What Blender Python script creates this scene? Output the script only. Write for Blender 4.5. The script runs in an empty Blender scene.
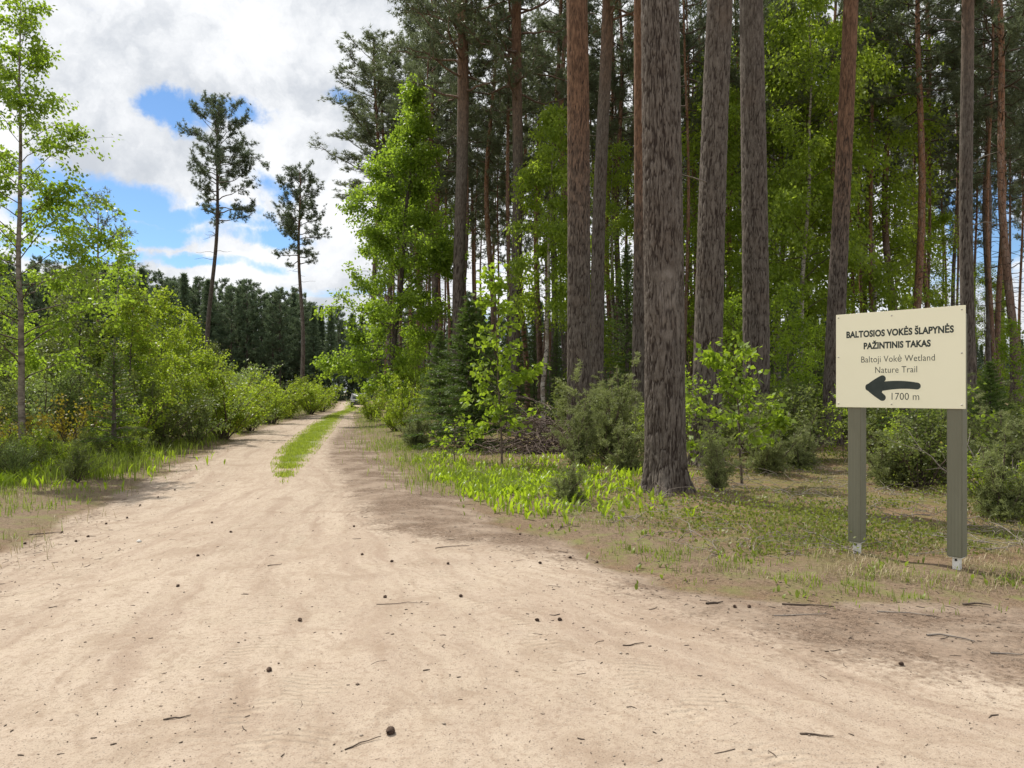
import bpy, bmesh, math, random
import numpy as np
from mathutils import Vector, Matrix

R = math.radians
scene = bpy.context.scene
COL = scene.collection
rng = np.random.default_rng(7)
random.seed(7)

# ------------------------------------------------------------------ camera
CAM_H = 1.6
F_PX = 769.0
cam_d = bpy.data.cameras.new("camera")
cam = bpy.data.objects.new("camera", cam_d)
COL.objects.link(cam)
cam.location = (0, 0, CAM_H)
cam.rotation_euler = (R(90), 0, 0)
cam_d.sensor_width = 36
cam_d.lens = 36 * F_PX / 1024
cam_d.shift_y = 8 / 1024
cam_d.clip_start = 0.05
cam_d.clip_end = 6000
scene.camera = cam

# ------------------------------------------------------------------ light
SUN_AZ = -43.0      # degrees from straight ahead (negative = left)
SUN_EL = 54.0
sun_d = bpy.data.lights.new("sun", 'SUN')
sun_d.energy = 4.0
sun_d.angle = R(0.5)
sun_d.color = (1.0, 0.95, 0.86)
sun = bpy.data.objects.new("sun", sun_d)
COL.objects.link(sun)
sd = Vector((math.sin(R(SUN_AZ)) * math.cos(R(SUN_EL)), math.cos(R(SUN_AZ)) * math.cos(R(SUN_EL)), math.sin(R(SUN_EL))))
sun.rotation_euler = sd.to_track_quat('Z', 'Y').to_euler()
sun.location = (-20, 20, 40)

world = bpy.data.worlds.new("World")
scene.world = world
world.use_nodes = True
scene.view_settings.view_transform = 'Standard'
scene.view_settings.look = 'None'
scene.view_settings.exposure = 0.42
scene.view_settings.gamma = 1.0
scene.view_settings.use_curve_mapping = False
scene.render.engine = 'CYCLES'
scene.cycles.max_bounces = 6
scene.cycles.diffuse_bounces = 3
scene.cycles.glossy_bounces = 2
scene.cycles.transmission_bounces = 4
scene.cycles.transparent_max_bounces = 4
scene.cycles.sample_clamp_indirect = 6.0


# ------------------------------------------------------------------ node helpers
class NT:
    def __init__(s, tree):
        s.t = tree
        s.n = tree.nodes
        s.l = tree.links

    def new(s, typ, **kw):
        nd = s.n.new(typ)
        for k, v in kw.items():
            setattr(nd, k, v)
        return nd

    def put(s, sock, v):
        if isinstance(v, bpy.types.NodeSocket):
            s.l.new(v, sock)
        elif v is not None:
            if hasattr(sock, 'default_value'):
                try:
                    sock.default_value = v
                except Exception:
                    sock.default_value = (*v, 1.0)

    def math(s, op, a, b=None, c=None, clamp=False):
        nd = s.new('ShaderNodeMath', operation=op, use_clamp=clamp)
        s.put(nd.inputs[0], a)
        if b is not None: s.put(nd.inputs[1], b)
        if c is not None: s.put(nd.inputs[2], c)
        return nd.outputs[0]

    def vmath(s, op, a, b=None):
        nd = s.new('ShaderNodeVectorMath', operation=op)
        s.put(nd.inputs[0], a)
        if b is not None: s.put(nd.inputs[1], b)
        return nd.outputs['Value'] if op in ('LENGTH', 'DOT_PRODUCT', 'DISTANCE') else nd.outputs['Vector']

    def ramp(s, x, lo, hi, a=0.0, b=1.0):
        nd = s.new('ShaderNodeMapRange', interpolation_type='SMOOTHSTEP')
        s.put(nd.inputs[0], x)
        for i, v in ((1, lo), (2, hi), (3, a), (4, b)):
            s.put(nd.inputs[i], v)
        return nd.outputs[0]

    def mix(s, f, a, b):
        nd = s.new('ShaderNodeMix', data_type='RGBA')
        s.put(nd.inputs[0], f)
        for sock, v in ((nd.inputs[6], a), (nd.inputs[7], b)):
            if isinstance(v, tuple): v = (*v[:3], 1.0)
            s.put(sock, v)
        return nd.outputs[2]

    def noise(s, vec, scale, detail=4, rough=0.55, dist=0.0):
        nd = s.new('ShaderNodeTexNoise')
        s.put(nd.inputs['Vector'], vec)
        nd.inputs['Scale'].default_value = scale
        nd.inputs['Detail'].default_value = detail
        nd.inputs['Roughness'].default_value = rough
        nd.inputs['Distortion'].default_value = dist
        return nd.outputs['Fac']

    def voro(s, vec, scale, feature='F1', rand=1.0):
        nd = s.new('ShaderNodeTexVoronoi', feature=feature)
        s.put(nd.inputs['Vector'], vec)
        nd.inputs['Scale'].default_value = scale
        nd.inputs['Randomness'].default_value = rand
        return nd

    def attr(s, name):
        nd = s.new('ShaderNodeAttribute', attribute_name=name)
        return nd.outputs['Fac']

    def bump(s, h, strength, dist):
        nd = s.new('ShaderNodeBump')
        s.put(nd.inputs['Height'], h)
        nd.inputs['Strength'].default_value = strength
        nd.inputs['Distance'].default_value = dist
        return nd.outputs['Normal']


def material(name):
    m = bpy.data.materials.new(name)
    m.use_nodes = True
    m.node_tree.nodes.clear()
    t = NT(m.node_tree)
    out = t.new('ShaderNodeOutputMaterial')
    return m, t, out


def principled(t, out, col, rough=0.8, spec=0.3, normal=None, metal=0.0):
    b = t.new('ShaderNodeBsdfPrincipled')
    t.put(b.inputs['Base Color'], (*col[:3], 1.0) if isinstance(col, tuple) else col)
    t.put(b.inputs['Roughness'], rough)
    b.inputs['Specular IOR Level'].default_value = spec
    b.inputs['Metallic'].default_value = metal
    if normal is not None: t.put(b.inputs['Normal'], normal)
    if out is not None: t.l.new(b.outputs[0], out.inputs['Surface'])
    return b


# ------------------------------------------------------------------ sky
def build_sky():
    t = NT(world.node_tree)
    t.n.clear()
    out = t.new('ShaderNodeOutputWorld')
    sky = t.new('ShaderNodeTexSky', sky_type='NISHITA')
    sky.sun_disc = False
    sky.sun_elevation = R(SUN_EL)
    sky.sun_rotation = R(SUN_AZ)
    sky.air_density = 0.85
    sky.dust_density = 0.0
    sky.ozone_density = 3.0
    bg = t.new('ShaderNodeBackground')
    t.l.new(t.vmath('MULTIPLY', sky.outputs[0], (0.86, 0.97, 1.03)), bg.inputs[0])
    bg.inputs[1].default_value = 0.105
    tc = t.new('ShaderNodeTexCoord')
    d = tc.outputs['Generated']
    sep = t.new('ShaderNodeSeparateXYZ')
    t.l.new(d, sep.inputs[0])
    z = t.math('MAXIMUM', sep.outputs[2], 0.0)
    den = t.math('ADD', z, 0.16)
    cmb = t.new('ShaderNodeCombineXYZ')
    t.put(cmb.inputs[0], t.math('DIVIDE', sep.outputs[0], den))
    t.put(cmb.inputs[1], t.math('DIVIDE', sep.outputs[1], den))
    uv = cmb.outputs[0]
    n1 = t.noise(uv, 1.35, 9, 0.56, 0.25)
    # where the air is clear between the clouds
    wob = t.new('ShaderNodeTexNoise')
    t.put(wob.inputs['Vector'], d)
    wob.inputs['Scale'].default_value = 7.0
    wob.inputs['Detail'].default_value = 7
    wob.inputs['Roughness'].default_value = 0.62
    wv = t.vmath('SUBTRACT', wob.outputs['Color'], (0.5, 0.5, 0.5))
    ws = t.vmath('MULTIPLY', wv, (0.16, 0.16, 0.085))
    dd = t.vmath('ADD', d, ws)
    holes = None
    for (px, py, rx, ry, k) in ((192, 108, 46, 17, 1.0), (236, 112, 40, 12, .85), (196, 124, 22, 14, .75), (110, 190, 85, 24, 1.0), (262, 196, 30, 26, .8), (150, 232, 60, 14, .9), (60, 215, 80, 16, .8), (190, 214, 75, 14, 1.0), (255, 236, 70, 13, .9),
                               (215, 262, 90, 7, .75), (330, 92, 30, 10, .55), (300, 287, 40, 6, .6),
                               (992, 225, 36, 60, 1.0), (965, 285, 60, 20, .7), (60, 250, 90, 10, .9)):
        v = Vector(((px - 512) / F_PX, 1.0, (392 - py) / F_PX)).normalized()
        dv = t.vmath('SUBTRACT', dd, tuple(v))
        dv = t.vmath('MULTIPLY', dv, (F_PX / rx, F_PX / rx, F_PX / ry))
        ln = t.vmath('LENGTH', dv)
        h = t.ramp(ln, 0.30, 1.60, k, 0.0)
        holes = h if holes is None else t.math('MAXIMUM', holes, h)
    nd = t.noise(d, 11.0, 9, 0.6, 0.3)
    fr = t.math('ADD', t.math('MULTIPLY', t.math('SUBTRACT', nd, 0.5), 2.3), holes)
    clear = t.ramp(fr, 0.38, 0.90)
    base = t.ramp(n1, 0.30, 0.43)
    dens = t.math('MULTIPLY', base, t.math('SUBTRACT', 1.0, clear), clamp=True)
    n2 = t.noise(dd, 5.0, 6, 0.6, 0.3)
    n3 = t.noise(d, 16.0, 5, 0.6, 0.2)
    sh = t.ramp(t.math('ADD', t.math('MULTIPLY', n2, 0.8), t.math('MULTIPLY', n3, 0.2)), 0.33, 0.54)
    ccol = t.mix(sh, (0.47, 0.50, 0.545), (0.775, 0.785, 0.80))
    # thick, greyer cloud bases
    thick = t.ramp(n1, 0.50, 0.72)
    ccol = t.mix(t.math('MULTIPLY', thick, 0.22), ccol, (0.50, 0.525, 0.565))
    bgc = t.new('ShaderNodeBackground')
    t.l.new(ccol, bgc.inputs[0])
    bgc.inputs[1].default_value = 1.0
    mx = t.new('ShaderNodeMixShader')
    t.put(mx.inputs[0], dens)
    t.l.new(bg.outputs[0], mx.inputs[1])
    t.l.new(bgc.outputs[0], mx.inputs[2])
    t.l.new(mx.outputs[0], out.inputs['Surface'])


build_sky()


# ------------------------------------------------------------------ numeric helpers
def _hash(i, j, k, seed):
    n = (i.astype(np.int64) * 374761393 + j.astype(np.int64) * 668265263 + k.astype(np.int64) * 2147483647 + seed * 974634777) & 0xffffffff
    n = ((n ^ (n >> 13)) * 1274126177) & 0xffffffff
    n = ((n ^ (n >> 16)) * 2246822519) & 0xffffffff
    return ((n ^ (n >> 15)) & 0xffffff) / float(0xffffff)


def vnoise(x, y, z=None, seed=0):
    x = np.asarray(x, float); y = np.asarray(y, float)
    z = np.zeros_like(x) if z is None else np.asarray(z, float)
    i, j, k = np.floor(x), np.floor(y), np.floor(z)
    fx, fy, fz = x - i, y - j, z - k
    fx, fy, fz = (f * f * (3 - 2 * f) for f in (fx, fy, fz))
    r = 0
    for a in (0, 1):
        for b in (0, 1):
            for c in (0, 1):
                w = (fx if a else 1 - fx) * (fy if b else 1 - fy) * (fz if c else 1 - fz)
                r = r + w * _hash(i + a, j + b, k + c, seed)
    return r


def fbm(x, y, z=None, seed=0, oct=4):
    x = np.asarray(x, float); y = np.asarray(y, float)
    z = np.zeros_like(x) if z is None else np.asarray(z, float)
    a, s, r = 0.5, 0.0, 0
    for o in range(oct):
        r = r + a * vnoise(x, y, z, seed + o * 17)
        s += a
        a *= 0.5
        x, y, z = x * 2.03 + 7.1, y * 2.03 + 3.7, z * 2.03 + 1.3
    return r / s


def sstep(a, b, x):
    t = np.clip((x - a) / (b - a), 0, 1)
    return t * t * (3 - 2 * t)


def norm(v):
    return v / np.maximum(np.linalg.norm(v, axis=-1, keepdims=True), 1e-9)


def rand_unit(r, n):
    return norm(r.normal(size=(n, 3)))


class MB:
    """collects vertices and faces for one mesh"""
    def __init__(s):
        s.v = []; s.f3 = []; s.f4 = []; s.n = 0; s.m3 = []; s.m4 = []

    def add(s, v, f3=None, f4=None, m=0):
        v = np.asarray(v, float).reshape(-1, 3)
        if f3 is not None and len(f3):
            s.f3.append(np.asarray(f3) + s.n); s.m3.append(np.full(len(f3), m))
        if f4 is not None and len(f4):
            s.f4.append(np.asarray(f4) + s.n); s.m4.append(np.full(len(f4), m))
        s.v.append(v); s.n += len(v)

    def tube(s, pts, rad, sides=6, cap=True, m=0):
        v, f4 = tube_arrays(pts, rad, sides)
        f3 = []
        if cap:
            k = len(v)
            v = np.vstack([v, pts[-1][None] if isinstance(pts, np.ndarray) else np.array(pts[-1])[None]])
            b = k - sides
            f3 = [(b + i, b + (i + 1) % sides, k) for i in range(sides)]
        s.add(v, f3, f4, m)

    def join(s, o, m):
        for v in [np.vstack(o.v)] if o.v else []:
            f3 = np.vstack(o.f3) if o.f3 else None
            f4 = np.vstack(o.f4) if o.f4 else None
            s.add(v, f3, f4, m)
        return s

    def box(s, c, d, rot=0.0, m=0):
        c = np.array(c, float); d = np.array(d, float) / 2
        p = np.array([(x, y, z) for z in (-1, 1) for y in (-1, 1) for x in (-1, 1)], float) * d
        cs, sn = math.cos(rot), math.sin(rot)
        p = np.column_stack([p[:, 0] * cs - p[:, 1] * sn, p[:, 0] * sn + p[:, 1] * cs, p[:, 2]]) + c
        s.add(p, None, [(0, 2, 3, 1), (4, 5, 7, 6), (0, 1, 5, 4), (2, 6, 7, 3), (0, 4, 6, 2), (1, 3, 7, 5)], m)

    def mesh(s, name, mats, smooth=False, attrs=None):
        v = np.vstack(s.v)
        f3 = np.vstack(s.f3) if s.f3 else np.zeros((0, 3), int)
        f4 = np.vstack(s.f4) if s.f4 else np.zeros((0, 4), int)
        me = bpy.data.meshes.new(name)
        me.vertices.add(len(v))
        me.vertices.foreach_set('co', v.astype(np.float32).ravel())
        loops = np.concatenate([f3.ravel(), f4.ravel()]).astype(np.int32)
        me.loops.add(len(loops))
        me.loops.foreach_set('vertex_index', loops)
        tot = np.concatenate([np.full(len(f3), 3), np.full(len(f4), 4)]).astype(np.int32)
        st = np.concatenate([[0], np.cumsum(tot)[:-1]]).astype(np.int32)
        me.polygons.add(len(tot))
        me.polygons.foreach_set('loop_start', st)
        me.polygons.foreach_set('loop_total', tot)
        mi = np.concatenate((s.m3 or [np.zeros(0)]) + (s.m4 or [np.zeros(0)])).astype(np.int32)
        if mi.any(): me.polygons.foreach_set('material_index', mi)
        if smooth: me.polygons.foreach_set('use_smooth', np.ones(len(tot), bool))
        for m in (mats if isinstance(mats, (list, tuple)) else [mats]):
            me.materials.append(m)
        for k, a in (attrs or {}).items():
            at = me.attributes.new(k, 'FLOAT', 'POINT')
            at.data.foreach_set('value', np.asarray(a, np.float32))
        me.update(calc_edges=True)
        return me

    def obj(s, name, mats, parent=None, smooth=False, attrs=None, loc=None):
        return link(name, s.mesh(name, mats, smooth, attrs), parent, loc)


def link(name, me, parent=None, loc=None, scale=None, rot=None):
    o = bpy.data.objects.new(name, me)
    COL.objects.link(o)
    if parent is not None: o.parent = parent
    if loc is not None: o.location = loc
    if scale is not None: o.scale = scale
    if rot is not None: o.rotation_euler = rot
    return o


def tube_arrays(pts, rad, sides):
    pts = np.asarray(pts, float); rad = np.asarray(rad, float)
    k = len(pts)
    tan = norm(np.gradient(pts, axis=0))
    ref = np.array([0., 0, 1]) if abs(tan[0, 2]) < 0.9 else np.array([1., 0, 0])
    s_ = norm(np.cross(tan, ref))
    for i in range(1, k):
        q = s_[i - 1] - tan[i] * np.dot(s_[i - 1], tan[i])
        s_[i] = q / max(np.linalg.norm(q), 1e-9)
    u_ = np.cross(tan, s_)
    a = np.arange(sides) * 2 * np.pi / sides
    v = pts[:, None] + rad[:, None, None] * (s_[:, None] * np.cos(a)[None, :, None] + u_[:, None] * np.sin(a)[None, :, None])
    i = np.arange(k - 1)[:, None] * sides
    j = np.arange(sides)[None]
    j2 = (j + 1) % sides
    f4 = np.stack([i + j, i + j2, i + sides + j2, i + sides + j], -1).reshape(-1, 4)
    return v.reshape(-1, 3), f4


def tag(o, label=None, cat=None, group=None, kind=None):
    if label: o['label'] = label
    if cat: o['category'] = cat
    if group: o['group'] = group
    if kind: o['kind'] = kind
    return o


def thing(name, label, cat, loc=(0, 0, 0), rz=0.0, group=None, scale=None):
    o = bpy.data.objects.new(name, None)
    COL.objects.link(o)
    o.empty_display_size = 0.2
    o.location = loc
    o.rotation_euler = (0, 0, rz)
    if scale is not None: o.scale = scale
    return tag(o, label, cat, group)


def dup(root, loc, rz, label, scale=None, group=None):
    r = root.copy(); COL.objects.link(r)
    r.location = loc; r.rotation_euler = (0, 0, rz)
    if scale is not None: r.scale = scale
    r['label'] = label
    if group: r['group'] = group
    elif 'group' in r: del r['group']
    for ch in list(root.children):
        c = ch.copy(); COL.objects.link(c); c.parent = r
        for g in list(ch.children):
            d = g.copy(); COL.objects.link(d); d.parent = c
    return r


def PX(px, Y):
    return (px - 512) / F_PX * Y


def YG(py):
    return CAM_H * F_PX / (py - 392)


def ZZ(py, Y):
    return CAM_H + (392 - py) / F_PX * Y


# ------------------------------------------------------------------ ground shape
ROAD = np.array([(-33, 150), (-22.5, 100), (-15.8, 68), (-11.3, 34), (-8, 19.5), (-6.4, 12.5), (-5.4, 8), (-4.7, 4), (-5.2, 0.5), (-9, -2), (-40, -4),
                 (-40, -30), (40, -30), (40, 2.5), (12, 4.6), (7, 5.35), (3.84, 5.77), (2.4, 6.1), (1.5, 6.5), (.82, 8.04), (-.16, 10), (-1.49, 14),
                 (-3.78, 21.2), (-6.4, 32.4), (-10.9, 53.5), (-19.4, 100), (-30, 150)], float)
STRIP = np.array([(13.0, -3.85, .05), (14.5, -4.3, .16), (17, -4.95, .30), (21, -5.85, .42), (29, -7.5, .5), (37, -9.1, .52), (53, -12.2, .55), (70, -14.6, .6), (100, -21, .6), (150, -31.5, .6)])


def sdf_road(x, y):
    """negative inside the road"""
    x = np.asarray(x, float); y = np.asarray(y, float)
    d = np.full(x.shape, 1e9)
    ins = np.zeros(x.shape, bool)
    n = len(ROAD)
    for i in range(n):
        ax, ay = ROAD[i]; bx, by = ROAD[(i + 1) % n]
        ex, ey = bx - ax, by - ay
        t = np.clip(((x - ax) * ex + (y - ay) * ey) / (ex * ex + ey * ey), 0, 1)
        d = np.minimum(d, np.hypot(x - ax - t * ex, y - ay - t * ey))
        c = (ay > y) != (by > y)
        xi = ax + (y - ay) / (by - ay if by != ay else 1e-9) * ex
        ins ^= c & (x < xi)
    return np.where(ins, -d, d)


def strip_d(x, y):
    """signed distance (m) to the grass strip between the wheel tracks, negative inside"""
    c = np.interp(y, STRIP[:, 0], STRIP[:, 1]); w = np.interp(y, STRIP[:, 0], STRIP[:, 2])
    d = np.abs(x - c) - w
    return np.where(y < 13.0, 3 + (13 - y), d)


def road_mid(y):
    return np.interp(y, [-30, 0, 5, 8, 13, 17, 21, 37, 53, 70, 100, 150], [0.5, -1.6, -2.7, -3.3, -3.85, -4.95, -5.85, -9.1, -12.2, -14.6, -21, -31.5])


def height(x, y):
    x = np.asarray(x, float); y = np.asarray(y, float)
    s = sdf_road(x, y)
    out = sstep(-0.3, 2.2, s)
    fine = sstep(0.0, 1.2, s)
    far_ = sstep(6, 16, np.hypot(x, y))
    h = out * (0.13 * (fbm(x * 0.35, y * 0.35, seed=3) - 0.5) * 2 * far_ + 0.05 * far_ - 0.01)
    h += fine * 0.10 * (fbm(x * 1.3, y * 1.3, seed=5) - 0.5)
    lat = x - road_mid(y)
    inside = 1 - sstep(-0.6, 0.1, s)
    h += inside * (0.025 * (fbm(x * 0.6, y * 0.6, seed=8) - 0.5) + 0.012 * (fbm(x * 3.1, y * 3.1, seed=9) - 0.5))
    # wheel ruts along the road, and their raised middle
    far = sstep(3.5, 10, y)
    h += inside * far * (-0.035 * np.exp(-((np.abs(lat) - 1.0) / 0.45) ** 2) + 0.02 * np.exp(-(lat / 0.5) ** 2))
    near = 1 - sstep(9, 16, y)
    h += inside * near * 0.010 * (fbm(lat * 5.5 + 3, y * 0.55, seed=12) - 0.5) * 2
    h += inside * near * 0.017 * (fbm(x * 7, y * 7, seed=13, oct=4) - 0.5)
    h -= 0.03 * np.exp(-((s + 0.15) / 0.35) ** 2)
    return h


def H1(x, y):
    return float(height(np.array([x]), np.array([y]))[0])


def grow(start, stop, step, g):
    r = [start]
    while r[-1] < stop:
        step *= g
        r.append(r[-1] + step)
    return r


def build_ground():
    xs = np.array(sorted([-v for v in grow(9.05, 2500, 0.05, 1.075)] + list(np.arange(-9, 9.01, 0.05)) + grow(9.05, 2500, 0.05, 1.075)))
    ys = np.array(sorted([2 - v for v in grow(0.05, 900, 0.06, 1.12)] + list(np.arange(2, 13.01, 0.05)) + grow(13.05, 3500, 0.05, 1.03)))
    X, Y = np.meshgrid(xs, ys)
    x, y = X.ravel(), Y.ravel()
    z = height(x, y)
    s = sdf_road(x, y)
    nx, ny = len(xs), len(ys)
    st = strip_d(x, y)
    i = np.arange(ny - 1)[:, None] * nx
    j = np.arange(nx - 1)[None]
    f = np.stack([i + j, i + j + 1, i + nx + j + 1, i + nx + j], -1).reshape(-1, 4)
    v = np.column_stack([x, y, z])
    wob = (fbm(x * 1.1, y * 1.1, seed=21) - 0.5) * 0.9
    sand = 1 - sstep(-0.55, 0.35, s + wob)
    edge = np.exp(-((s + 0.25) / 0.75) ** 2)                 # litter gathers along the margins of the sand
    rightm = sstep(0.2, 1.4, x - road_mid(y)) * np.exp(-((s + 0.6) / 1.25) ** 2) * sstep(7.0, 9.5, y) * (1 - sstep(24, 40, y))
    corner = sstep(0.5, 2.5, x) * np.exp(-((s + 0.7) / 1.15) ** 2) * (1 - sstep(7, 9, y))
    brown = np.clip(0.55 * edge + 1.25 * rightm + 1.15 * corner, 0, 1.2) * (1 - sstep(60, 90, y))
    grass = np.clip((1 - sstep(-0.35, 0.30, st + wob * 0.6)) * sstep(13.5, 18, y), 0, 1)
    left = (x < road_mid(y)).astype(float)
    verge = np.exp(-((s - 0.6) / 0.9) ** 2)
    open_ = np.clip(left * sstep(0.5, 3.0, s) + (1 - left) * 0.35 * verge * sstep(9, 12, y), 0, 1)
    att = {'sand': sand, 'brown': brown, 'grass': grass, 'open': open_, 'lat': (x - road_mid(y) - .6) / (1 + .11 * np.maximum(0, 10 - y) ** 1.4) + .6, 'verge': verge}
    fs = s[f].mean(1)
    for nm, sel in (('dirt_road', fs < 0), ('ground', fs >= 0)):
        ff = f[sel]
        used, inv = np.unique(ff.ravel(), return_inverse=True)
        mb = MB(); mb.add(v[used], None, inv.reshape(-1, 4))
        o = mb.obj(nm, M['ground'], smooth=True, attrs={k: a[used] for k, a in att.items()})
        tag(o, kind='structure')


def ground_material():
    m, t, out = material('earth_and_sand')
    geo = t.new('ShaderNodeNewGeometry')
    p = geo.outputs['Position']
    nb = t.noise(p, 0.55, 5, 0.6)
    nm_ = t.noise(p, 3.2, 6, 0.62)
    nf = t.noise(p, 22.0, 6, 0.66)
    nff = t.noise(p, 110.0, 4, 0.6)
    # sand
    lat = t.attr('lat')
    sep = t.new('ShaderNodeSeparateXYZ'); t.l.new(p, sep.inputs[0])
    cmb = t.new('ShaderNodeCombineXYZ')
    lat = t.math('ADD', lat, t.math('MULTIPLY', t.math('SUBTRACT', nb, 0.5), 0.5))
    t.put(cmb.inputs[0], t.math('MULTIPLY', lat, 4.5)); t.put(cmb.inputs[1], t.math('MULTIPLY', sep.outputs[1], 0.30))
    streak = t.noise(cmb.outputs[0], 1.0, 6, 0.6, 0.15)
    cmb2 = t.new('ShaderNodeCombineXYZ')
    t.put(cmb2.inputs[0], t.math('MULTIPLY', lat, 15.0)); t.put(cmb2.inputs[1], t.math('MULTIPLY', sep.outputs[1], 1.6))
    streak2 = t.noise(cmb2.outputs[0], 1.0, 5, 0.65, 0.4)
    sa = t.mix(t.ramp(nb, 0.3, 0.7), (0.360, 0.285, 0.220), (0.462, 0.382, 0.302))
    sa = t.mix(t.ramp(nm_, 0.35, 0.72), sa, (0.415, 0.340, 0.262))
    sa = t.mix(t.math('MULTIPLY', t.math('MULTIPLY', t.ramp(streak, 0.45, 0.70), t.ramp(nb, .28, .5)), 0.75), sa, (0.29, 0.215, 0.162))
    sa = t.mix(t.math('MULTIPLY', t.ramp(streak2, 0.48, 0.70), 0.5), sa, (0.27, 0.20, 0.145))
    sa = t.mix(t.math('MULTIPLY', t.ramp(nf, 0.48, 0.66), 0.6), sa, (0.275, 0.205, 0.152))
    sa = t.mix(t.math('MULTIPLY', t.ramp(nff, 0.54, 0.68), 0.65), sa, (0.17, 0.125, 0.095))
    sa = t.mix(t.math('MULTIPLY', t.ramp(nff, 0.40, 0.28), 0.5), sa, (0.53, 0.44, 0.35))
    # gravel grains
    vo = t.voro(p, 70.0)
    g = t.ramp(vo.outputs['Distance'], 0.12, 0.26, 1.0, 0.0)
    sc = t.new('ShaderNodeSeparateColor'); t.l.new(vo.outputs['Color'], sc.inputs[0])
    gsel = t.math('MULTIPLY', g, t.ramp(sc.outputs[0], 0.70, 0.74))
    sa = t.mix(t.math('MULTIPLY', gsel, 0.75), sa, t.mix(sc.outputs[1], (0.10, 0.075, 0.06), (0.5, 0.45, 0.4)))
    # brown litter
    vl = t.voro(p, 38.0)
    slc = t.new('ShaderNodeSeparateColor'); t.l.new(vl.outputs['Color'], slc.inputs[0])
    li = t.mix(slc.outputs[0], (0.075, 0.050, 0.035), (0.195, 0.138, 0.098))
    li = t.mix(t.ramp(nff, 0.5, 0.66), li, (0.27, 0.205, 0.152))
    bf = t.ramp(t.math('ADD', t.attr('brown'), t.math('MULTIPLY', t.math('SUBTRACT', t.math('ADD', t.math('MULTIPLY', nf, .6), t.math('MULTIPLY', nm_, .6)), 0.6), 2.2)), 0.30, 0.95)
    blot = t.math('MULTIPLY', t.ramp(t.noise(p, 1.7, 7, 0.68, 0.6), 0.50, 0.66), 0.5)
    sa = t.mix(blot, sa, (0.270, 0.200, 0.145))
    sa = t.mix(t.math('MULTIPLY', bf, t.ramp(t.noise(p, 1.1, 6, 0.65, 0.5), 0.36, 0.60, 0.45, 1.0)), sa, li)
    # forest floor: needles, moss, dry grass
    ff = t.mix(slc.outputs[1], (0.085, 0.052, 0.031), (0.20, 0.128, 0.075))
    ff = t.mix(t.ramp(nff, 0.48, 0.66), ff, (0.27, 0.20, 0.12))
    moss = t.mix(nf, (0.075, 0.095, 0.02), (0.17, 0.18, 0.04))
    mf = t.ramp(t.math('ADD', t.math('MULTIPLY', nm_, 0.55), t.math('MULTIPLY', nb, 0.45)), 0.44, 0.56)
    ff = t.mix(t.math('MULTIPLY', mf, 0.55), ff, moss)
    dry = t.mix(nf, (0.135, 0.098, 0.058), (0.27, 0.215, 0.135))
    gr = t.mix(nf, (0.08, 0.13, 0.02), (0.17, 0.22, 0.04))
    ver = t.mix(t.ramp(t.math('ADD', t.math('MULTIPLY', nm_, .5), t.math('MULTIPLY', nf, .5)), 0.42, 0.62), dry, t.mix(0.35, gr, dry))
    ff = t.mix(t.math('MULTIPLY', t.attr('open'), 0.85), ff, ver)
    ff = t.mix(t.math('MULTIPLY', t.attr('verge'), 0.85), ff, t.mix(t.ramp(nm_, 0.46, 0.70), t.mix(0.2, li, dry), ver))
    wob = t.math('MULTIPLY', t.math('SUBTRACT', t.math('ADD', t.math('MULTIPLY', nm_, 0.5), t.math('MULTIPLY', nf, 0.5)), 0.5), 1.6)
    sf = t.ramp(t.math('ADD', t.attr('sand'), wob), 0.28, 0.72)
    col = t.mix(sf, ff, sa)
    gf = t.math('MULTIPLY', t.ramp(t.math('ADD', t.attr('grass'), t.math('MULTIPLY', wob, 1.8)), 0.45, 1.0), 0.8)
    col = t.mix(gf, col, gr)
    hgt = t.math('ADD', t.math('MULTIPLY', nf, 0.6), t.math('ADD', t.math('MULTIPLY', nff, 0.28), t.math('MULTIPLY', t.math('MULTIPLY', gsel, 1.0), 0.5)))
    hgt = t.math('ADD', hgt, t.math('MULTIPLY', streak2, 0.5))
    # tyre tread pressed into the two wheel lines
    lt = t.attr('lat')
    tread = None
    for c0 in (-1.05, 0.85, -0.35, 1.75):
        dl = t.math('ABSOLUTE', t.math('SUBTRACT', t.math('ADD', lt, t.math('MULTIPLY', t.math('SUBTRACT', nb, .5), .7)), c0))
        band = t.ramp(dl, 0.09, 0.14, 1.0, 0.0)
        wv = t.math('SINE', t.math('ADD', t.math('MULTIPLY', sep.outputs[1], 105.0), t.math('MULTIPLY', dl, 60.0)))
        b_ = t.math('MULTIPLY', band, t.math('SUBTRACT', t.math('MULTIPLY', wv, 0.5), 0.5))
        tread = b_ if tread is None else t.math('ADD', tread, b_)
    hgt = t.math('ADD', hgt, t.math('MULTIPLY', t.math('MULTIPLY', tread, t.ramp(nm_, .46, .62)), 0.55))
    nrm = t.bump(hgt, 0.75, 0.022)
    principled(t, out, col, 0.95, 0.12, nrm)
    return m


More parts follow.
